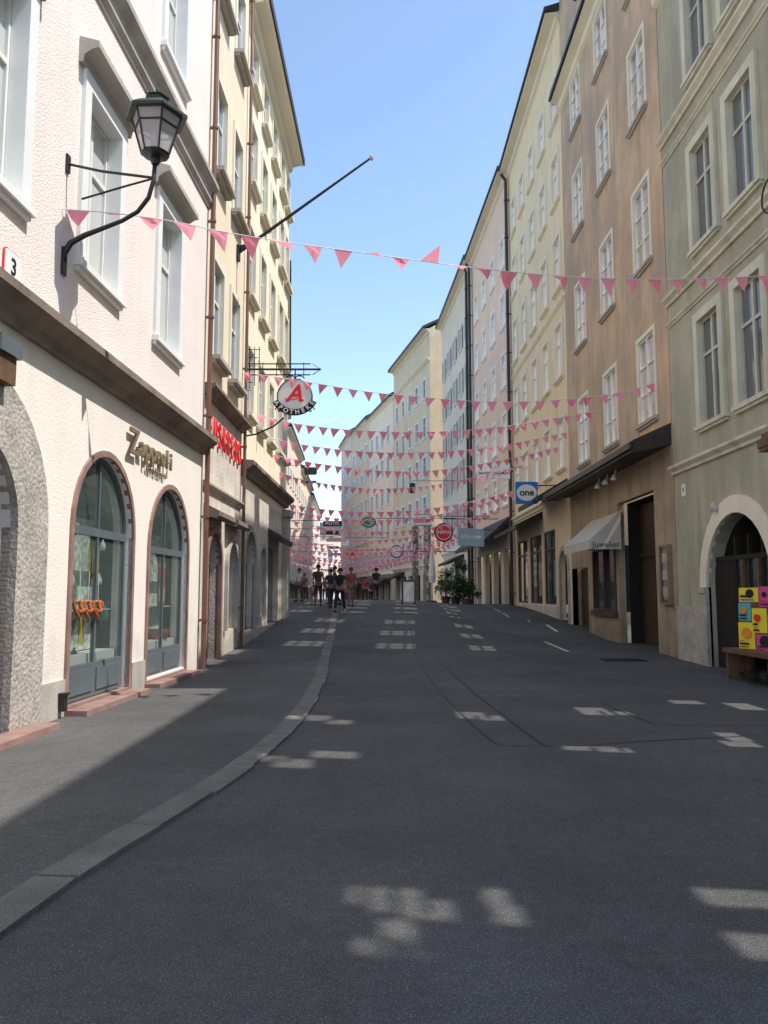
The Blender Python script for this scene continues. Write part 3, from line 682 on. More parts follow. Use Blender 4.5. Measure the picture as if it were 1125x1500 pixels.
for i,(x,z,w_,hh,mm) in enumerate(fl):
    po=bx('flyer',mm,t,x,x+w_,-.004-.0012*i,-.001,z,z+hh)
    mm2=random.choice(['ink','cyan','wpap','orp','red'])
    mb=MB(); mb.disc(x+w_*random.uniform(.35,.6),z+hh*.6,w_*random.uniform(.2,.32),-.030,-.0215,14); mb.build('printed_picture',M[mm2 if mm2!=mm else 'ink'],po)
    zz=z+.03
    while zz<z+hh*.35:
        q=random.uniform(.012,.04); x1=random.uniform(.3,.95)*(w_-.06)
        bx('printed_line',random.choice(['ink','ink','red','blue']) if mm!='ink' else 'wpap',po,x+.03,x+.03+x1,-.026,-.0215,zz,zz+q); zz+=q+.03
S=House((GX,12.2),(GX,-9),16.5,'unseen sage front beside the viewer, slotted to throw sun patches on the road','green',depth=4)  # added out of view; its slots only shape sunlight on the road
def slot(u,v,wx,wy,th=.06):
    p=ground(u,v); dx=GX-p.x; yf=p.y+dx*math.cos(AZ)/math.sin(AZ); s_=12.2-yf; zt=dx*TS
    if s_-wy/2<.05 or zt+wx*TS/2+th*TS>16.4: return
    S.hole(s_-wy/2,s_+wy/2,zt-wx*TS/2,zt+wx*TS/2+th*TS)
for a in ((540,1314,.2,.26),(580,1320,.26,.34),(625,1332,.26,.26),(552,1390,.2,.16),(583,1372,.15,.36),(605,1388,.12,.18),(727,1316,.12,.24),(745,1342,.14,.24),(1085,1318,.4,.26),(1118,1388,.24,.28),(430,1118,.36,.4),(400,1112,.24,.26),(490,1106,.45,.34),(465,1052,.34,.45),(497,1058,.3,.34),(520,1010,.36,.4),(570,1012,.2,.8),(490,1012,.24,.5),(690,1048,.36,.6),(720,1052,.3,.4),(672,1008,.34,.5),(870,1042,.4,.7),(905,1045,.34,.34),(975,1023,.34,.8),(1005,1029,.44,.4),(1090,1035,.34,.7),(1120,1028,.3,.6),(865,1097,.55,.24),(900,1099,.34,.24),(1075,1080,.24,.6),(1085,1090,.34,.34),(430,1055,.2,.3)):
    slot(*a)
S.finish(roof=False,thick=.06,back=False,sides=False)
# ================================================================ RIGHT: BROWN
N=House((GX,30.4),(GX,19.55),21.4,'weathered ochre brown house with dark canopy over its shops','brown','browng',zb=5.2,depth=8)
for u in (948,894,853.5):
    s_=N.sz(u,560)[0]
    for z,ht in ((6.25,2.35),(10.55,2.35),(14.9,2.3),(18.9,2.0)): window(N,s_,z,1.34,ht,.11,'yellowt','whitefr','glassw',bars=(1,2),rec=.05,sillm='greymold',proud=.03)
def two(u0,u1,v): a=N.sz(u0,v)[0]; b=N.sz(u1,v)[0]; return min(a,b),max(a,b)
pa,pb=two(910,965,944); N.hole(pa,pb,-.3,4.35)
wa,wb=two(870,903,850); N.hole(wa,wb,1.05,3.1)
da,db=two(838,863,900); N.hole(da,db,-.3,2.55)
N.finish(over=.5,strip=.6,back=False,roofh=2.6,thick=.2)
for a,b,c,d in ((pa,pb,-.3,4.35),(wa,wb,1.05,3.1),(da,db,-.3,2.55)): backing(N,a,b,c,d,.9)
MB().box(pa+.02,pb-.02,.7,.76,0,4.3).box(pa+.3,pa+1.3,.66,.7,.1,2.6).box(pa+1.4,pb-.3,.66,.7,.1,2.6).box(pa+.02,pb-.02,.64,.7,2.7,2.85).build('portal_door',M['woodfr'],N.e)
mb=MB()
for z in (1.05,3.02): mb.box(wa,wb,-.05,.1,z,z+.08)
for q in (wa,wb-.08,(wa+wb)/2): mb.box(q,q+.08,-.045,.1,1.13,3.02)
wf=mb.build('shop_window',M['woodfr'],N.e); bx('pane','glass',wf,wa+.02,wb-.02,.06,.07,1.1,3.05)
bx('shop_sill','woodfr',N.e,wa-.1,wb+.1,-.12,-.003,.9,1.045)
MB().box(da+.02,db-.02,.35,.4,0,2.5).box(da+.2,db-.2,.33,.35,.3,2.2).build('door',M['woodfr'],N.e)
bx('sun_stepped_parapet','brown',N.e,0,2.6,.02,.6,21.55,25.9); bx('parapet_coping','roof',N.e,-.1,2.7,-.3,.7,25.9,26.05)  # top steps down out of view, invented so sun reaches the left side
bx('sun_stepped_parapet','brown',N.e,2.61,5.2,.02,.6,21.55,23.6); bx('parapet_coping','roof',N.e,2.71,5.3,-.1,.7,23.6,23.72)
MB().box(7.2,8.,.1,.6,21.6,23.2).box(7.14,8.06,.05,.65,23.2,23.3).build('roof_shadow_block',M['greymold'],N.e)  # unseen block added to make sunlight across the street patchy
MB().extr([(-.003,5.85),(-.95,5.42),(-.98,5.12),(-.85,5.12),(-.003,5.3)],.02,N.L-.02).build('canopy',M['canopy'],N.e)
mb=MB(); mb.extr([(-.99,5.2),(-1.05,5.2),(-1.07,5.34),(-.99,5.4)],.02,N.L-.02); mb.build('canopy_gutter',M['dpipe'],N.e)
for k_ in range(3):
    s_=5.6+k_*.9; mb=MB(); mb.tube([(s_,-.4,5.2),(s_,-.45,5.0)],.02,6); mb.lathe([(.03,.1),(.08,.0),(.085,-.06)],10,(s_,-.47,4.95)); mb.build('spotlight',M['white'],N.e)
t=thing('awning','pale grey shop awning with side flap over the brown house shop window','awning',(GX,24.,0))
yl=3.4; wtop=4.1; ft=3.22
mb=MB(); mb.quad((-.01,0,wtop),(-.97,0,ft),(-.97,yl,ft),(-.01,yl,wtop)); mb.build('canvas',M['awning'],t)
mb=MB()
n=24
for k_ in range(n):
    y0=yl*k_/n; y1=yl*(k_+1)/n
    mb.quad((-.98,y0,ft),(-.98,y1,ft),(-.98+.01*(k_%2),y1,ft-.28),(-.98+.01*((k_+1)%2),y0,ft-.28))
mb.build('front_valance',M['awning'],t)
mb=MB(); mb.poly([(-.01,-.005,wtop),(-.97,-.005,ft),(-.97,-.005,ft-.28),(-.01,-.005,ft-.28)]); mb.build('side_flap',M['awning'],t)
text('awning_text','Juwelier',M['grink'],t,(-.48,-.02,ft-.14),.25,.003)
for yy in (.05,yl-.05):
    mb=MB(); mb.tube([(-.02,yy,3.1),(-.95,yy,ft-.02)],.02,6); mb.build('arm',M['iron'],t)
s_,z_=N.sz(979,842); t=thing('display_case','narrow glazed showcase with brass frame on the brown house','display case',N.W(s_,0,z_),N.ang)
MB().box(-.32,.32,-.12,-.003,-.75,-.69).box(-.32,.32,-.12,-.003,.69,.75).box(-.32,-.26,-.12,-.003,-.69,.69).box(.26,.32,-.12,-.003,-.69,.69).build('frame',M['gold'],t)
bx('pane','glass',t,-.26,.26,-.08,-.004,-.69,.69)
for k_ in range(3): bx('card','pstone',t,-.16,.16,-.09,-.082,-.55+k_*.42,-.3+k_*.42)
# ================================================================ RIGHT: CREAM
Y=House((7.05,43.),(GX,30.5),25.4,'tall cream yellow house with shopfront and blue square sign','cream','beige',zb=5.4,depth=8)
for k_ in range(5):
    s_=1.3+k_*2.5
    for z,ht in ((6.6,2.0),(10.3,2.2),(14.0,2.2),(17.7,2.0),(21.2,1.8)): window(Y,s_,z,1.15,ht,.16,'yellowt','whitefr','glassw',bars=(1,1),rec=.07)
fr=[(.8,3.6),(4.2,7.0),(7.5,9.8)]
for a,b in fr: Y.hole(a,b,1.15,4.3)
Y.arch(10.6,12.0,-.3,2.6)
Y.finish(over=.6,strip=.6,back=False,thick=.2)
for i,(a,b) in enumerate(fr):
    backing(Y,a,b,1.15,4.3,1.2); mb=MB()
    for z in (1.15,4.22,3.5): mb.box(a,b,.05,.13,z,z+.08)
    for q in (a,b-.08,(a+b)/2): mb.box(q,q+.08,.045,.125,1.23,4.22)
    wf=mb.build('shop_window',M['dpipe'],Y.e); bx('pane','glasst',wf,a+.02,b-.02,.09,.1,1.2,4.25)
    bx('display_panel',['wpap','yell','palegreen'][i],Y.e,a+.3,a+1.1,.35,.4,1.5,3.1); bx('display_panel',['palegreen','wpap','mag'][i],Y.e,a+1.3,b-.3,.5,.55,1.3,2.5)
bx('door','woodfr',Y.e,10.62,11.98,.3,.36,0,2.6); backing(Y,10.6,12,-.2,3.3,.7)
archring(11.3,2.6,.7,.2,0,-.05,.05,'greymold',Y)
Y.trim('string_course',5.4,5.65,.2,'yellowt'); Y.trim('string_course',13.2,13.35,.1,'yellowt')
bx('shop_base','pstone',Y.e,.3,10.2,-.08,-.003,-.3,1.1)
canopy(Y,.6,7.4,5.3,4.5,1.2); canopy(Y,8.0,12.2,6.1,5.2,1.2)
downpipe(Y,.1,.6,25.2,'dpipe',.2,.09)
SG='signs hanging over the street'
c=at_y(771,722,31.8); t=thing('square_blue_sign','square blue sign with white disc reading one, hanging from the cream house','shop sign',c,0,SG)
mb=MB(); mb.plate(rrect(.88,.88,.04),-.07,.07); mb.build('panel',M['blue'],t)
mb=MB(); mb.disc(0,0,.33,-.085,-.07,32,rx=.4); mb.build('roundel',M['white'],t)
text('sign_text','one',M['ink'],t,(0,-.1,.0),.38,.004,bold=.008)
for z in (.3,-.3): mb=MB(); mb.tube([(.4,0,z),(1.4,0,z)],.025,6); mb.build('bracket',M['iron'],t)
# ================================================================ RIGHT: ROSE, GREY
P=House((6.35,55.5),(7.0,43.1),25.6,'dusty rose house with dark sloping shop canopy','rose','greyw',zb=5.0,depth=8)
for k_ in range(4):
    for z,ht in ((6.6,1.8),(9.9,1.9),(13.4,1.9),(16.9,1.9),(20.4,1.8)): window(P,1.6+k_*3.0,z,1.2,ht,.14,'white','whitefr','glassw',bars=(1,1),rec=.07)
for k_ in range(4): P.hole(.7+k_*3,2.9+k_*3,.9,4.1); 
P.finish(over=.6,strip=.6,back=False)
bx('shop_window','glass',P.e,.5,12,.35,.4,.8,4.2)
canopy(P,.6,11.6,5.9,4.35,1.5)
downpipe(P,.1,.6,25.3,'dpipe',.25,.1)
Wg=House((5.3,71.),(6.3,55.6),25.8,'pale grey house with slatted shutters','greyw',depth=8,zbot=-2)
for k_ in range(5):
    for z,ht in ((6.6,1.8),(9.9,1.9),(13.4,1.9),(16.9,1.9),(20.4,1.8)): window(Wg,1.6+k_*3.0,z,1.0,ht,.1,'white','whitefr','glass',bars=(1,1),rec=.1,shut='greyfr')
    Wg.hole(.6+k_*3,2.6+k_*3,.4,3.8)
Wg.finish(over=.6)
bx('shop_window','glass',Wg.e,.4,15,.35,.4,0.2,4.)
Wg.trim('string_course',4.8,5.1,.25,'white'); canopy(Wg,6,11,4.6,3.8,1.3)
downpipe(Wg,Wg.L-.5,.6,25.3,'dpipe',.3,.1)
Q=House((1.1,88.),(4.3,73.),26.5,'warm beige house with hipped dark roof at the street bend','beige',depth=9,zbot=-2)
for k_ in range(5):
    for z,ht in ((5.,1.9),(8.8,1.9),(12.6,1.9),(16.4,1.9),(20.2,1.8)): window(Q,1.7+k_*2.9,z,1.2,ht,.16,'white','whitefr','glass',bars=(1,1),rec=.1)
    Q.hole(.8+k_*2.9,2.7+k_*2.9,-.5,3.4)
Q.finish(over=.7); bx('shop_window','glass',Q.e,.4,15,.31,.36,-.6,3.6)
for z in (4.,23.4): Q.trim('string_course',z,z+.3,.25,'yellowt')
for a in (14.4,9.9): 
    mb=MB()
    for j in range(16): mb.box(a-(.05 if j%2 else 0),a+.8+(.05 if j%2 else 0),-.4-(.05 if j%2 else 0),-.004,-.6+j*.55,-.6+j*.55+.5)
    mb.build('rusticated_pier',M['cornice'],Q.e)
canopy(Q,1,5,3.9,3.1,1.4); 
far=[((-1.9,101),(1.05,88.1),23.8,'offw','cream white house, first beyond the beige corner house'),((-4.6,113),(-1.95,101.1),24.2,'beige','pale beige house, second beyond the beige corner house'),((-6.8,126),(-4.65,113.1),24.8,'palepink','pale pink house with white gable, farthest on the right side')]
for p0,p1,Hh,mm,lb in far:
    h=House(p0,p1,Hh,lb,mm,depth=9,zbot=-4); n=int(h.L/3)
    for k_ in range(n):
        for z in (4.6,8.2,11.8,15.4,19.): window(h,1.7+k_*3.,z,1.2,1.9,.2,'white','whitefr','glass',bars=(1,1))
        h.hole(.7+k_*3,2.6+k_*3,-2,2.8)
    bx('shop_window','glass',h.e,.4,h.L-.4,.31,.36,-2.5,3.); canopy(h,.8,h.L-1,3.5,2.7,1.6)
    h.finish(over=.5); h.trim('string_course',3.6,3.9,.3,'white')
# ================================================================ HANGING SIGNS
def bracket_to(t,x0,x1,z): 
    mb=MB(); mb.tube([(x0,0,z),(x1,0,z)],.025,6); mb.build('bracket',M['iron'],t)
y=47.; c=at_y(650,780,y); t=thing('round_red_sign','round red hanging sign with white lettering PEPITA','shop sign',c,0,SG)
mb=MB(); mb.disc(0,0,.5,-.05,.05); mb.build('disc',M['red'],t); mb=MB(); mb.ring(0,0,.4,.44,-.065,-.05,0,360,30); mb.build('ring',M['white'],t)
text('sign_text','PEPITA',M['white'],t,(0,-.07,0),.24,.004,bold=.006); mb=MB(); mb.ring(0,0,.5,.56,-.06,.06); mb.build('rim',M['iron'],t)
mb=MB(); mb.tube([(0,0,.55),(0,0,.8),(3.2,0,.8)],.025,6); mb.build('bracket',M['iron'],t)
y=50.; c=at_y(620,762,y); t=thing('white_script_sign','white rectangular hanging sign with red slanted lettering','shop sign',c,0,SG)
bx('panel','white',t,-.55,.55,-.05,.05,-.32,.32); text('sign_text','Joker',M['red'],t,(0,-.06,0),.46,.005,shear=.3,bold=.012); bracket_to(t,.55,4.6,.25)
MB().box(-.58,.58,-.045,.045,.325,.36).box(-.58,.58,-.045,.045,-.36,-.325).build('frame',M['iron'],t)
y=42.; c=at_y(690,787,y); t=thing('pale_blue_sign','pale blue hanging sign board with white script below the black canopy','shop sign',c,0,SG)
mb=MB(); mb.plate([(-.68,-.42),(.68,-.5),(.68,.42),(-.68,.5)],-.05,.05); mb.build('panel',M['bluel'],t); text('sign_text','Wengen',M['white'],t,(0,-.06,.02),.33,.004,shear=.2,bold=.004); bracket_to(t,.6,2.3,.4)
y=40.; c=at_y(723,690,y); t=thing('white_company_sign','broad white sign with small grey lettering BAUTRAGER GMBH','shop sign',c,0,SG)
bx('panel','white',t,-.82,.82,-.06,.06,-.4,.4); text('sign_text','BAUTRÄGER GMBH',M['ink'],t,(0,-.065,-.12),.17,.003,bold=.003); text('sign_text','D A',M['greymold'],t,(0,-.065,.16),.2,.003); bracket_to(t,.8,1.6,.2)
y=60.; c=at_y(540,765,y); t=thing('green_oval_sign','small green oval hanging sign with white rim','shop sign',c,0,SG)
mb=MB(); mb.disc(0,0,.42,-.05,.05,28,rx=.58); mb.build('disc',M['greens'],t)
mb=MB(); mb.disc(0,0,.26,-.06,-.05,24,rx=.4); mb.build('inner_disc',M['white'],t); mb=MB(); mb.disc(0,0,.22,-.07,-.06,24,rx=.36); mb.build('core',M['greens'],t); bracket_to(t,.5,6.6,.3)
y=52.; c=at_y(487,767,y); t=thing('hotel_sign','long dark hanging sign reading HOTEL in pale letters','shop sign',c,0,SG)
bx('panel','ink',t,-.6,.6,-.05,.05,-.17,.17); text('sign_text','HOTEL',M['white'],t,(0,-.06,0),.3,.003); bracket_to(t,-3.6,-.55,.2)
for k_,(u,v,y,w_,h_,mm,lb) in enumerate(((487,780,58,.45,.12,'ink','black narrow distant hanging sign just below the hotel sign'),(489,791,64,.6,.14,'greymold','grey weathered distant hanging sign second below the hotel sign'),(488,802,70,.5,.12,'slate','slate coloured distant hanging sign third below the hotel sign'),(490,812,76,.6,.12,'blue','blue distant hanging sign lowest in the row below the hotel sign'),(455,690,62,.5,.3,'iron','dark crown shaped hanging sign over the far left house'),(452,706,62,.6,.1,'iron','flat black hanging sign under the crown shaped sign'),(604,715,54,.2,.35,'iron','small black ornamental hanging sign above the white script sign'),(514,812,66,.35,.2,'red','small red distant hanging sign right of the hotel sign row'),(506,795,72,.3,.3,'white','small white distant hanging sign right of the hotel sign row'))):
    c=at_y(u,v,y); t=thing('hanging_sign',lb,'shop sign',c,0,SG)
    mb=MB(); mb.plate(rrect(w_*2,h_*2,min(w_,h_)*.5,3),-.04,.04); mb.build('panel',M[mm],t); mb=MB()
    mb.tube([(0,0,h_),(0,0,h_+.15),(-4 if u<500 else 4,0,h_+.15)],.02,5)
    mb.build('bracket',M['iron'],t)
p=at_y(599,880,38.); z=G(p.x,38)
t=thing('sandwich_board','white sandwich board with dark frame standing on the crest of the street','sandwich board',(p.x,38,z))
bx('front_panel','wpap',t,-.26,.26,-.2,-.17,.12,1.05); bx('rear_panel','wpap',t,-.26,.26,.17,.2,.12,1.05)
for sx_ in (-.3,.27): mb=MB(); mb.tube([(sx_,-.22,0),(sx_,-.2,1.1),(sx_,0,1.16),(sx_,.2,1.1),(sx_,.22,0)],.03,5); mb.build('stand',M['iron'],t)
bx('header','ink',t,-.26,.26,-.205,-.165,1.055,1.12)
c=at_y(581,808,56.); t=thing('wall_clock','round street clock on the bracket of the distant row','clock',c)
mb=MB(); mb.disc(0,0,.45,-.08,.08); mb.build('case',M['iron'],t); mb=MB(); mb.disc(0,0,.38,-.09,-.08); mb.build('dial',M['white'],t); mb=MB(); mb.box(-.02,.02,-.1,-.09,0,.3); mb.box(0,.2,-.1,-.09,-.02,.02); mb.build('hands',M['ink'],t); bracket_to(t,.4,5,.0)
# ================================================================ BUNTING
def pennants(t,pts,o,step,sz,flut,first=.1):
    q=[Vector(p) for p in pts]; L=[0]
    for a,b in zip(q,q[1:]): L.append(L[-1]+(b-a).length)
    def P(d):
        for i in range(len(q)-1):
            if d<=L[i+1]: k=(d-L[i])/(L[i+1]-L[i]); return q[i]+(q[i+1]-q[i])*k
        return q[-1]
    d=first
    while d+sz<L[-1]-.05:
        a=P(d); b=P(d+sz*random.uniform(.92,1.03)); ax=(b-a).normalized()
        fl_=flut(d/L[-1]) if callable(flut) else flut
        ang=random.gauss(0,fl_)
        down=Vector((0,0,-1)); down=(down-ax*down.dot(ax)).normalized(); side=ax.cross(down)
        dv=(down*math.cos(ang)+side*math.sin(ang))*sz*random.uniform(.9,1.05)+ax*random.gauss(0,.02+.05*fl_)
        mid=(a+b)/2; tipp=mid+dv; m_=MB(); bend=side*random.gauss(0,.03)
        c0=a+dv*.45+(mid-a)*.45+bend; c1=b+dv*.45+(mid-b)*.45+bend*.5; mm_=mid+dv*.3+bend*1.8
        m_.v=[tuple(x-a) for x in [a,mid,b,c0,mm_,c1,tipp]]; m_.f=[(0,1,4,3),(1,2,5,4),(3,4,6),(4,5,6)]
        m_.build('pennant',M['pink' if random.random()<.75 else 'pinkd'],t,a-o)
        d+=step*random.uniform(.97,1.03)
def bunting(pix,y0,y1,label,step=.45,sz=.27,flut=.2,r=.007,world=None):
    if world: pts=world
    else:
        tb=smooth_tab(pix); u0,u1=pix[0][0],pix[-1][0]; pts=[at_y(u,v,y0+(y1-y0)*(u-u0)/(u1-u0)) for u,v in tb]
    o=Vector(pts[0]); t=thing('bunting',label,'bunting',o,0,'pink bunting lines strung over the street')
    mb=MB(); mb.tube([p-o for p in pts],r,5); mb.build('cord',M['string'],t)
    pennants(t,pts,o,step,sz,flut)
bunting([(85,306),(160,312),(240,322),(330,340),(420,355),(500,366),(600,380),(700,393),(780,401),(870,407),(960,409),(1050,407),(1140,403)],9.9,14.2,'nearest pink bunting line crossing high over the foreground street',.47,.31,lambda f:.9 if f<.58 else .1)
bunting([(352,545),(430,556),(530,573),(620,582),(700,588),(780,588),(850,583),(920,572),(972,556)],21.5,20.6,'second pink bunting line, between the pharmacy sign and ochre house',.42,.28)
bunting([(372,606),(430,620),(500,629),(580,633),(650,632),(720,627),(800,615),(882,600)],24.,25.7,'third pink bunting line, just below the pharmacy disc',.38,.29)
bunting([(388,640),(440,651),(500,659),(560,663),(640,662),(720,655),(790,642),(842,631)],26.6,29.8,'fourth pink bunting line, ending at far edge of ochre house',.38,.29)
bunting([(396,665),(440,675),(500,684),(560,690),(640,689),(720,677),(800,660),(826,652)],27.5,31.5,'fifth pink bunting line, ending near the cream house corner',.38,.29)
bunting([(405,690),(440,702),(500,712),(560,716),(630,711),(700,698),(770,680)],29.,38.5,'sixth pink bunting line, sagging before the white company sign',.38,.29)
ordn=['seventh','eighth','ninth','tenth','eleventh','twelfth','thirteenth','fourteenth','fifteenth','sixteenth','seventeenth','eighteenth','nineteenth']
for i,(y,zl,zr,sag,xl,xr) in enumerate(((34,5.6,6.6,.9,-5.,7.0),(38,5.8,6.8,1.1,-5.4,7.),(43,5.8,6.6,1.2,-5.8,6.9),(48,5.8,6.6,1.3,-6.3,6.6),(51,5.2,6.0,1.3,-6.6,6.4),(54,5.6,6.2,1.2,-6.9,6.3),(58,4.9,5.8,1.3,-7.4,6.1),(61,5.6,6.,1.3,-8.,5.9),(65,4.8,5.6,1.3,-8.,5.6),(69,5.4,5.8,1.3,-9.,5.3),(74,4.8,5.4,1.3,-9.5,4.2),(80,5.,5.6,1.3,-9.7,2.7),(94,4.6,5.2,1.3,-10.2,-.4))):
    w=[Vector((xl+(xr-xl)*k_/24,y+1.2*k_/24,zl+(zr-zl)*k_/24-4*sag*(k_/24)*(1-k_/24))) for k_ in range(25)]
    bunting(None,0,0,ordn[i]+' pink bunting line counted from the viewer, over the far street',.42,.32,world=w)
# ================================================================ PLANTS
def shrub(u,v,y,h_,w_,label,n=260,m='leaf'):
    p=at_y(u,v,y); z=G(p.x,y); t=thing('potted_shrub',label,'plant',(p.x,y,z),0,'potted shrubs by the shops'); z0=.35
    mb=MB(); mb.lathe([(.22,0),(.28,.34),(.32,.36),(.32,.4),(.26,.4),(.25,.35)],14); mb.build('pot',M['terra'],t)
    mb=MB(); mb.tube([(0,0,z0-.05),(.02,0,z0+h_*.3),(-.03,.02,z0+h_*.6)],[.04,.03,.015],6)
    for q in range(5): a=random.uniform(0,6.28); mb.tube([(0,0,z0+h_*.2),(math.cos(a)*w_*.5,math.sin(a)*w_*.5,z0+h_*random.uniform(.5,.85))],[.02,.008],5)
    mb.build('stem',M['wood'],t)
    mb=MB()
    cl=[(random.gauss(0,w_*.34),random.gauss(0,w_*.34),z0+h_*random.uniform(.05,.95),random.uniform(.4,1)*w_*.38) for _ in range(11)]
    for _ in range(n):
        c=random.choice(cl); q=Vector((random.gauss(0,1),random.gauss(0,1),random.gauss(0,1))).normalized()*c[3]*random.uniform(.3,1.1)+Vector(c[:3])
        a=Vector((random.gauss(0,1),random.gauss(0,1),random.gauss(0,1))).normalized(); b=a.orthogonal().normalized(); l=random.uniform(.07,.13)
        mb.poly([q-a*l,q+b*l*.4,q+a*l,q-b*l*.4])
    mb.build('foliage',M[m],t)
shrub(653,880,48,1.5,1.3,'leafy green potted shrub, leftmost of the group by the distant shops',700); shrub(668,882,46.5,1.1,1.3,'low green potted shrub in the middle of the group by the distant shops',600); shrub(684,882,45.5,2.2,1.2,'tallest dark green potted shrub beside the rose house shop',900,m='leafd')
mb=MB()
for _ in range(160):
    q=Vector((random.gauss(0,.12),random.gauss(0,.3),abs(random.gauss(0,.09)))); a=Vector((random.gauss(0,.4),random.gauss(0,.4),1)).normalized(); b=a.orthogonal().normalized(); mb.poly([q,q+a*.06+b*.015,q+a*.12,q+a*.06-b*.015])
tag(mb.build('weeds',M['leaf'],None,(6.65,14.5,bz)),'tuft of green weeds under the poster bench',None,None,'stuff')
# ================================================================ PEOPLE
PM={}
def cm(c):
    k=tuple(c)
    if k not in PM: PM[k]=mat('cloth %d'%len(PM),c,.9,.15,8)
    return PM[k]
SKIN=mat('skin',(.36,.20,.14),.6,.05,8)
def skinobj(name,verts,edges,rad,m,parent,sub=1):
    me=bpy.data.meshes.new(name); me.from_pydata(verts,edges,[]); o=link(name,me,parent); me.materials.append(m)
    md=o.modifiers.new('s','SKIN'); md.use_smooth_shade=True
    if len(me.skin_vertices)==0:
        bpy.context.view_layer.objects.active=o; bpy.ops.mesh.customdata_skin_add()
    for i,r_ in enumerate(rad):
        sv=me.skin_vertices[0].data[i]; sv.radius=(r_,r_) if not isinstance(r_,tuple) else r_; sv.use_root=(i==0)
    s2=o.modifiers.new('u','SUBSURF'); s2.levels=sub; s2.render_levels=sub
    return o
def person(x,y,rz,label,shirt,trouser,hair,stride=.22,arm=.2,shorts=False,h_=1.72,bag=None,elbow=.1,longhair=False):
    z=G(x,y)+(.03 if x<kx(y)-.15 else 0)
    t=thing('person',label,'person',(x,y,z),rz,'people on the street'); t.scale=(h_/1.72,)*3
    V=[(0,0,.95),(0,0,1.15),(0,0,1.36),(0,0,1.47),(0,.01,1.55),(0,.015,1.63),(0,.01,1.69)]; Rr=[.12,.11,.13,.055,.07,.088,.06]; Ed=[(0,1),(1,2),(2,3),(3,4),(4,5),(5,6)]
    V.append((0,.1,1.6)); Rr.append(.014); Ed.append((5,7))
    jl={}
    for sg in (-1,1):
        f=stride*sg; i=len(V); k=.06 if f<0 else 0
        V+=[(sg*.09,0,.88),(sg*.1,f*.5+.05,.5),(sg*.1,f-k,.09),(sg*.11,f+.14-k,.03)]; Rr+=[.09,.058,.04,.033]; Ed+=[(0,i),(i,i+1),(i+1,i+2),(i+2,i+3)]
        jl[sg]=[V[i],V[i+1],V[i+2]]
        a=-arm*sg; i=len(V)
        sh=(sg*.17,0,1.4); el=(sg*.22,a*.6-.03,1.13); wr=(sg*.23,a+elbow,.9+elbow*.6); pm=(sg*.225,a+elbow+.03,.83+elbow*.6)
        V+=[sh,el,wr,pm]; Rr+=[.055,.04,.026,.028]; Ed+=[(2,i),(i,i+1),(i+1,i+2),(i+2,i+3)]
        for q,(dx,ln) in enumerate(((-.02,.07),(-.007,.085),(.007,.08),(.02,.06))):
            V.append((pm[0],pm[1]+dx*1.3+.01,pm[2]-ln)); Rr.append(.008); Ed.append((i+3,len(V)-1))
        V.append((pm[0]-sg*.02,pm[1]+.045,pm[2]-.02)); Rr.append(.009); Ed.append((i+3,len(V)-1))
        jl[sg]+= [sh,el,wr]
    skinobj('body',V,Ed,Rr,SKIN,t)
    V=[(0,0,.93),(0,0,1.15),(0,0,1.37),(0,0,1.44)]; Rr=[(.17,.13),(.155,.12),(.17,.13),.08]; Ed=[(0,1),(1,2),(2,3)]
    for sg in (-1,1):
        i=len(V); sh,el=jl[sg][3],jl[sg][4]; m_=tuple(.5*a+.5*b for a,b in zip(sh,el)); V+=[sh,m_]; Rr+=[.075,.062]; Ed+=[(2,i),(i,i+1)]
    skinobj('shirt',V,Ed,Rr,cm(shirt),t)
    V=[(0,0,.97)]; Rr=[(.16,.13)]; Ed=[]
    for sg in (-1,1):
        i=len(V); h0,k0,a0_=jl[sg][:3]
        V+=[(h0[0],h0[1],.86),k0 if not shorts else tuple(.6*b+.4*a for a,b in zip(h0,k0))]; Rr+=[.105,.075 if not shorts else .09]; Ed+=[(0,i),(i,i+1)]
        if not shorts: V.append((a0_[0],a0_[1],.12)); Rr.append(.058); Ed.append((i+1,i+2))
    skinobj('trousers',V,Ed,Rr,cm(trouser),t)
    for sg in (-1,1):
        a_=jl[sg][2]; mb=MB(); mb.tube([(a_[0],a_[1]-.06,.045),(a_[0],a_[1]+.05,.05),(a_[0],a_[1]+.17,.03)],[.045,.05,.03],8); mb.build('shoe',cm((.05,.04,.04)),t,smooth=True)
    mb=MB(); mb.lathe([(.1,-.03),(.108,.03),(.09,.08),(.05,.105),(.01,.112)],12,(0,-.012,1.645))
    if longhair: mb.lathe([(.07,-.22),(.1,-.1),(.1,0)],10,(0,-.04,1.64))
    mb.build('hair',cm(hair),t,smooth=True)
    if bag: MB().box(-.14,.14,-.3,-.16,1.05,1.42).build('rucksack',cm(bag),t)
    return t
def PX(u,y): return at_y(u,880,y).x
person(PX(498,33),33,R(165),'person in black top and dark trousers striding nearest on the street crest',(.03,.03,.035),(.03,.035,.05),(.03,.02,.02),.3,.24,h_=1.78)
person(PX(484,35),35,R(20),'person in dark grey jacket walking just left of the nearest walker',(.05,.05,.055),(.04,.05,.08),(.04,.03,.02),.2,.15,h_=1.66)
person(PX(514,36.5),36.5,R(190),'person in coral red shirt and shorts right of the nearest walker',(.4,.08,.08),(.25,.2,.18),(.12,.07,.03),.15,.1,shorts=True,h_=1.72)
person(PX(466,36),36,R(0),'person in black shirt carrying a rucksack by the kerb',(.04,.04,.04),(.05,.05,.06),(.03,.02,.02),.1,.1,bag=(.1,.05,.04),h_=1.82)
person(PX(459,36.8),36.8,R(5),'small child in pale top beside the adult with rucksack',(.55,.45,.4),(.3,.18,.18),(.1,.06,.03),.1,.1,h_=1.05,shorts=True)
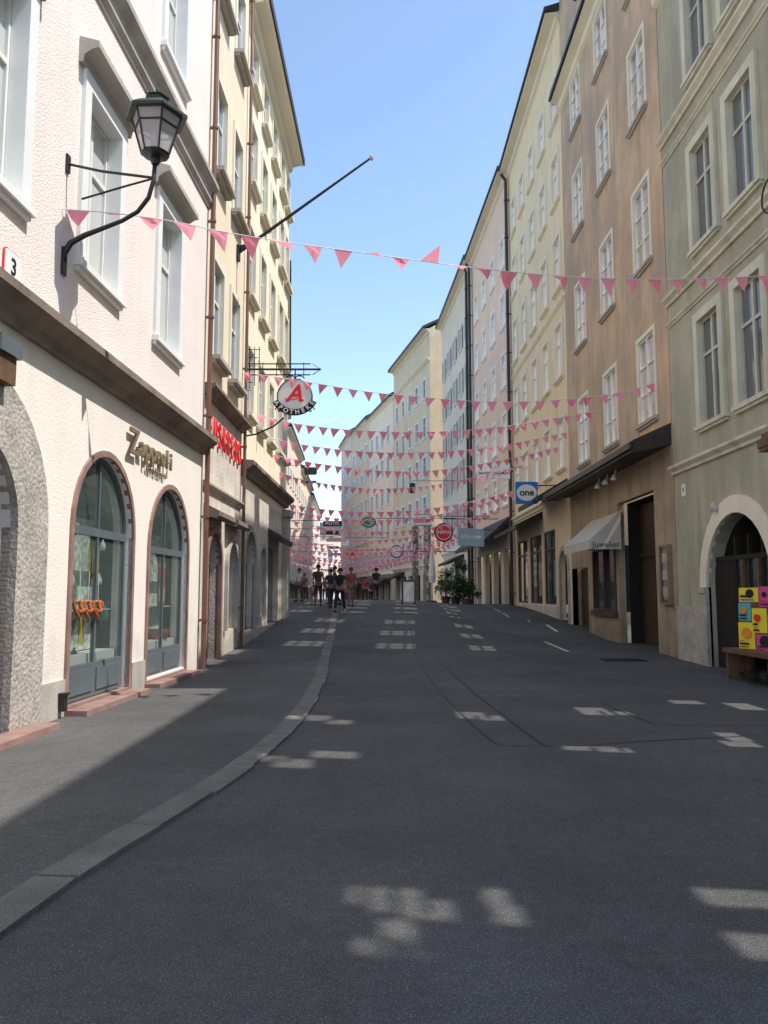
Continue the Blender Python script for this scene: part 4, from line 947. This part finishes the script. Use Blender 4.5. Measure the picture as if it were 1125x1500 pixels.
person(PX(438,40),40,R(150),'person in white shirt on the left pavement near the corner',(.7,.68,.65),(.08,.08,.1),(.05,.03,.02),.12,.1,h_=1.62)
person(PX(445,52),52,R(20),'person in brown top behind the white shirted walker',(.2,.1,.07),(.1,.1,.12),(.05,.03,.02),.12,.1)
person(PX(535,56),56,R(170),'person in red jacket farther along the right side',(.4,.05,.05),(.04,.04,.05),(.03,.02,.02),.1,.1)
person(PX(551,46),46,R(15),'person in black coat farthest to the right of the crowd',(.03,.03,.035),(.04,.04,.05),(.03,.02,.02),.15,.1,h_=1.8)
person(PX(543,62),62,R(180),'person in dark blue shirt partly behind the street crest',(.04,.05,.12),(.05,.05,.06),(.1,.07,.04),.1,.1)
person(PX(476,58),58,R(180),'person in grey shirt descending beyond the crest on the left',(.12,.12,.12),(.1,.1,.12),(.06,.04,.02),.1,.1)
person(PX(507,64),64,R(0),'person in pale pink top seen behind the nearest walker',(.5,.3,.28),(.12,.12,.15),(.2,.12,.05),.1,.1,longhair=True)
person(PX(490,37.5),37.5,R(100),'person in dark brown jacket partly hidden between the two front walkers',(.07,.05,.04),(.05,.05,.06),(.05,.03,.02),.2,.15,h_=1.76)
c=at_y(633,875,50.); t=thing('folded_parasol','closed white parasol standing beside the potted shrubs','parasol',(c.x,50,G(c.x,50)))
mb=MB(); mb.tube([(0,0,0),(0,0,3.6)],.03,8); mb.lathe([(.3,0),(.3,.08),(.05,.1)],14); mb.build('pole',M['iron'],t); mb=MB(); mb.lathe([(.2,1.2),(.24,1.6),(.16,2.6),(.05,3.45)],9); mb.build('canopy',M['white'],t)
# ================================================================ LIGHT, WORLD, CAMERA
sun=bpy.data.lights.new('Sun','SUN'); sun.energy=5.0; sun.angle=R(.45); sun.color=(1,.97,.91); so=bpy.data.objects.new('Sun',sun); col.objects.link(so)
sv=Vector((math.sin(AZ)*math.cos(SUNEL),math.cos(AZ)*math.cos(SUNEL),math.sin(SUNEL)))
so.rotation_euler=sv.to_track_quat('Z','Y').to_euler(); so.location=(20,0,40)
w=bpy.data.worlds.new('World'); SC.world=w; w.use_nodes=True; bg=w.node_tree.nodes['Background']
sk=w.node_tree.nodes.new('ShaderNodeTexSky'); sk.sky_type='NISHITA'; sk.sun_disc=False; sk.sun_elevation=SUNEL; sk.sun_rotation=AZ; sk.air_density=1.0; sk.dust_density=.6; sk.ozone_density=1.5; sk.altitude=400
hv=w.node_tree.nodes.new('ShaderNodeHueSaturation'); hv.inputs['Value'].default_value=2.0; hv.inputs['Saturation'].default_value=.96; hv.inputs['Hue'].default_value=.495
w.node_tree.links.new(sk.outputs[0],hv.inputs['Color']); w.node_tree.links.new(hv.outputs[0],bg.inputs[0]); bg.inputs[1].default_value=.15
cam=bpy.data.cameras.new('Camera'); co=bpy.data.objects.new('Camera',cam); col.objects.link(co); co.location=(0,0,EYE); co.rotation_euler=(math.pi/2+PITCH,0,0)
cam.sensor_fit='VERTICAL'; cam.sensor_height=36; cam.sensor_width=27; cam.lens=36*F/1500; cam.clip_end=2000; cam.clip_start=.05
SC.camera=co
SC.view_settings.view_transform='Standard'; SC.view_settings.look='None'; SC.view_settings.exposure=0
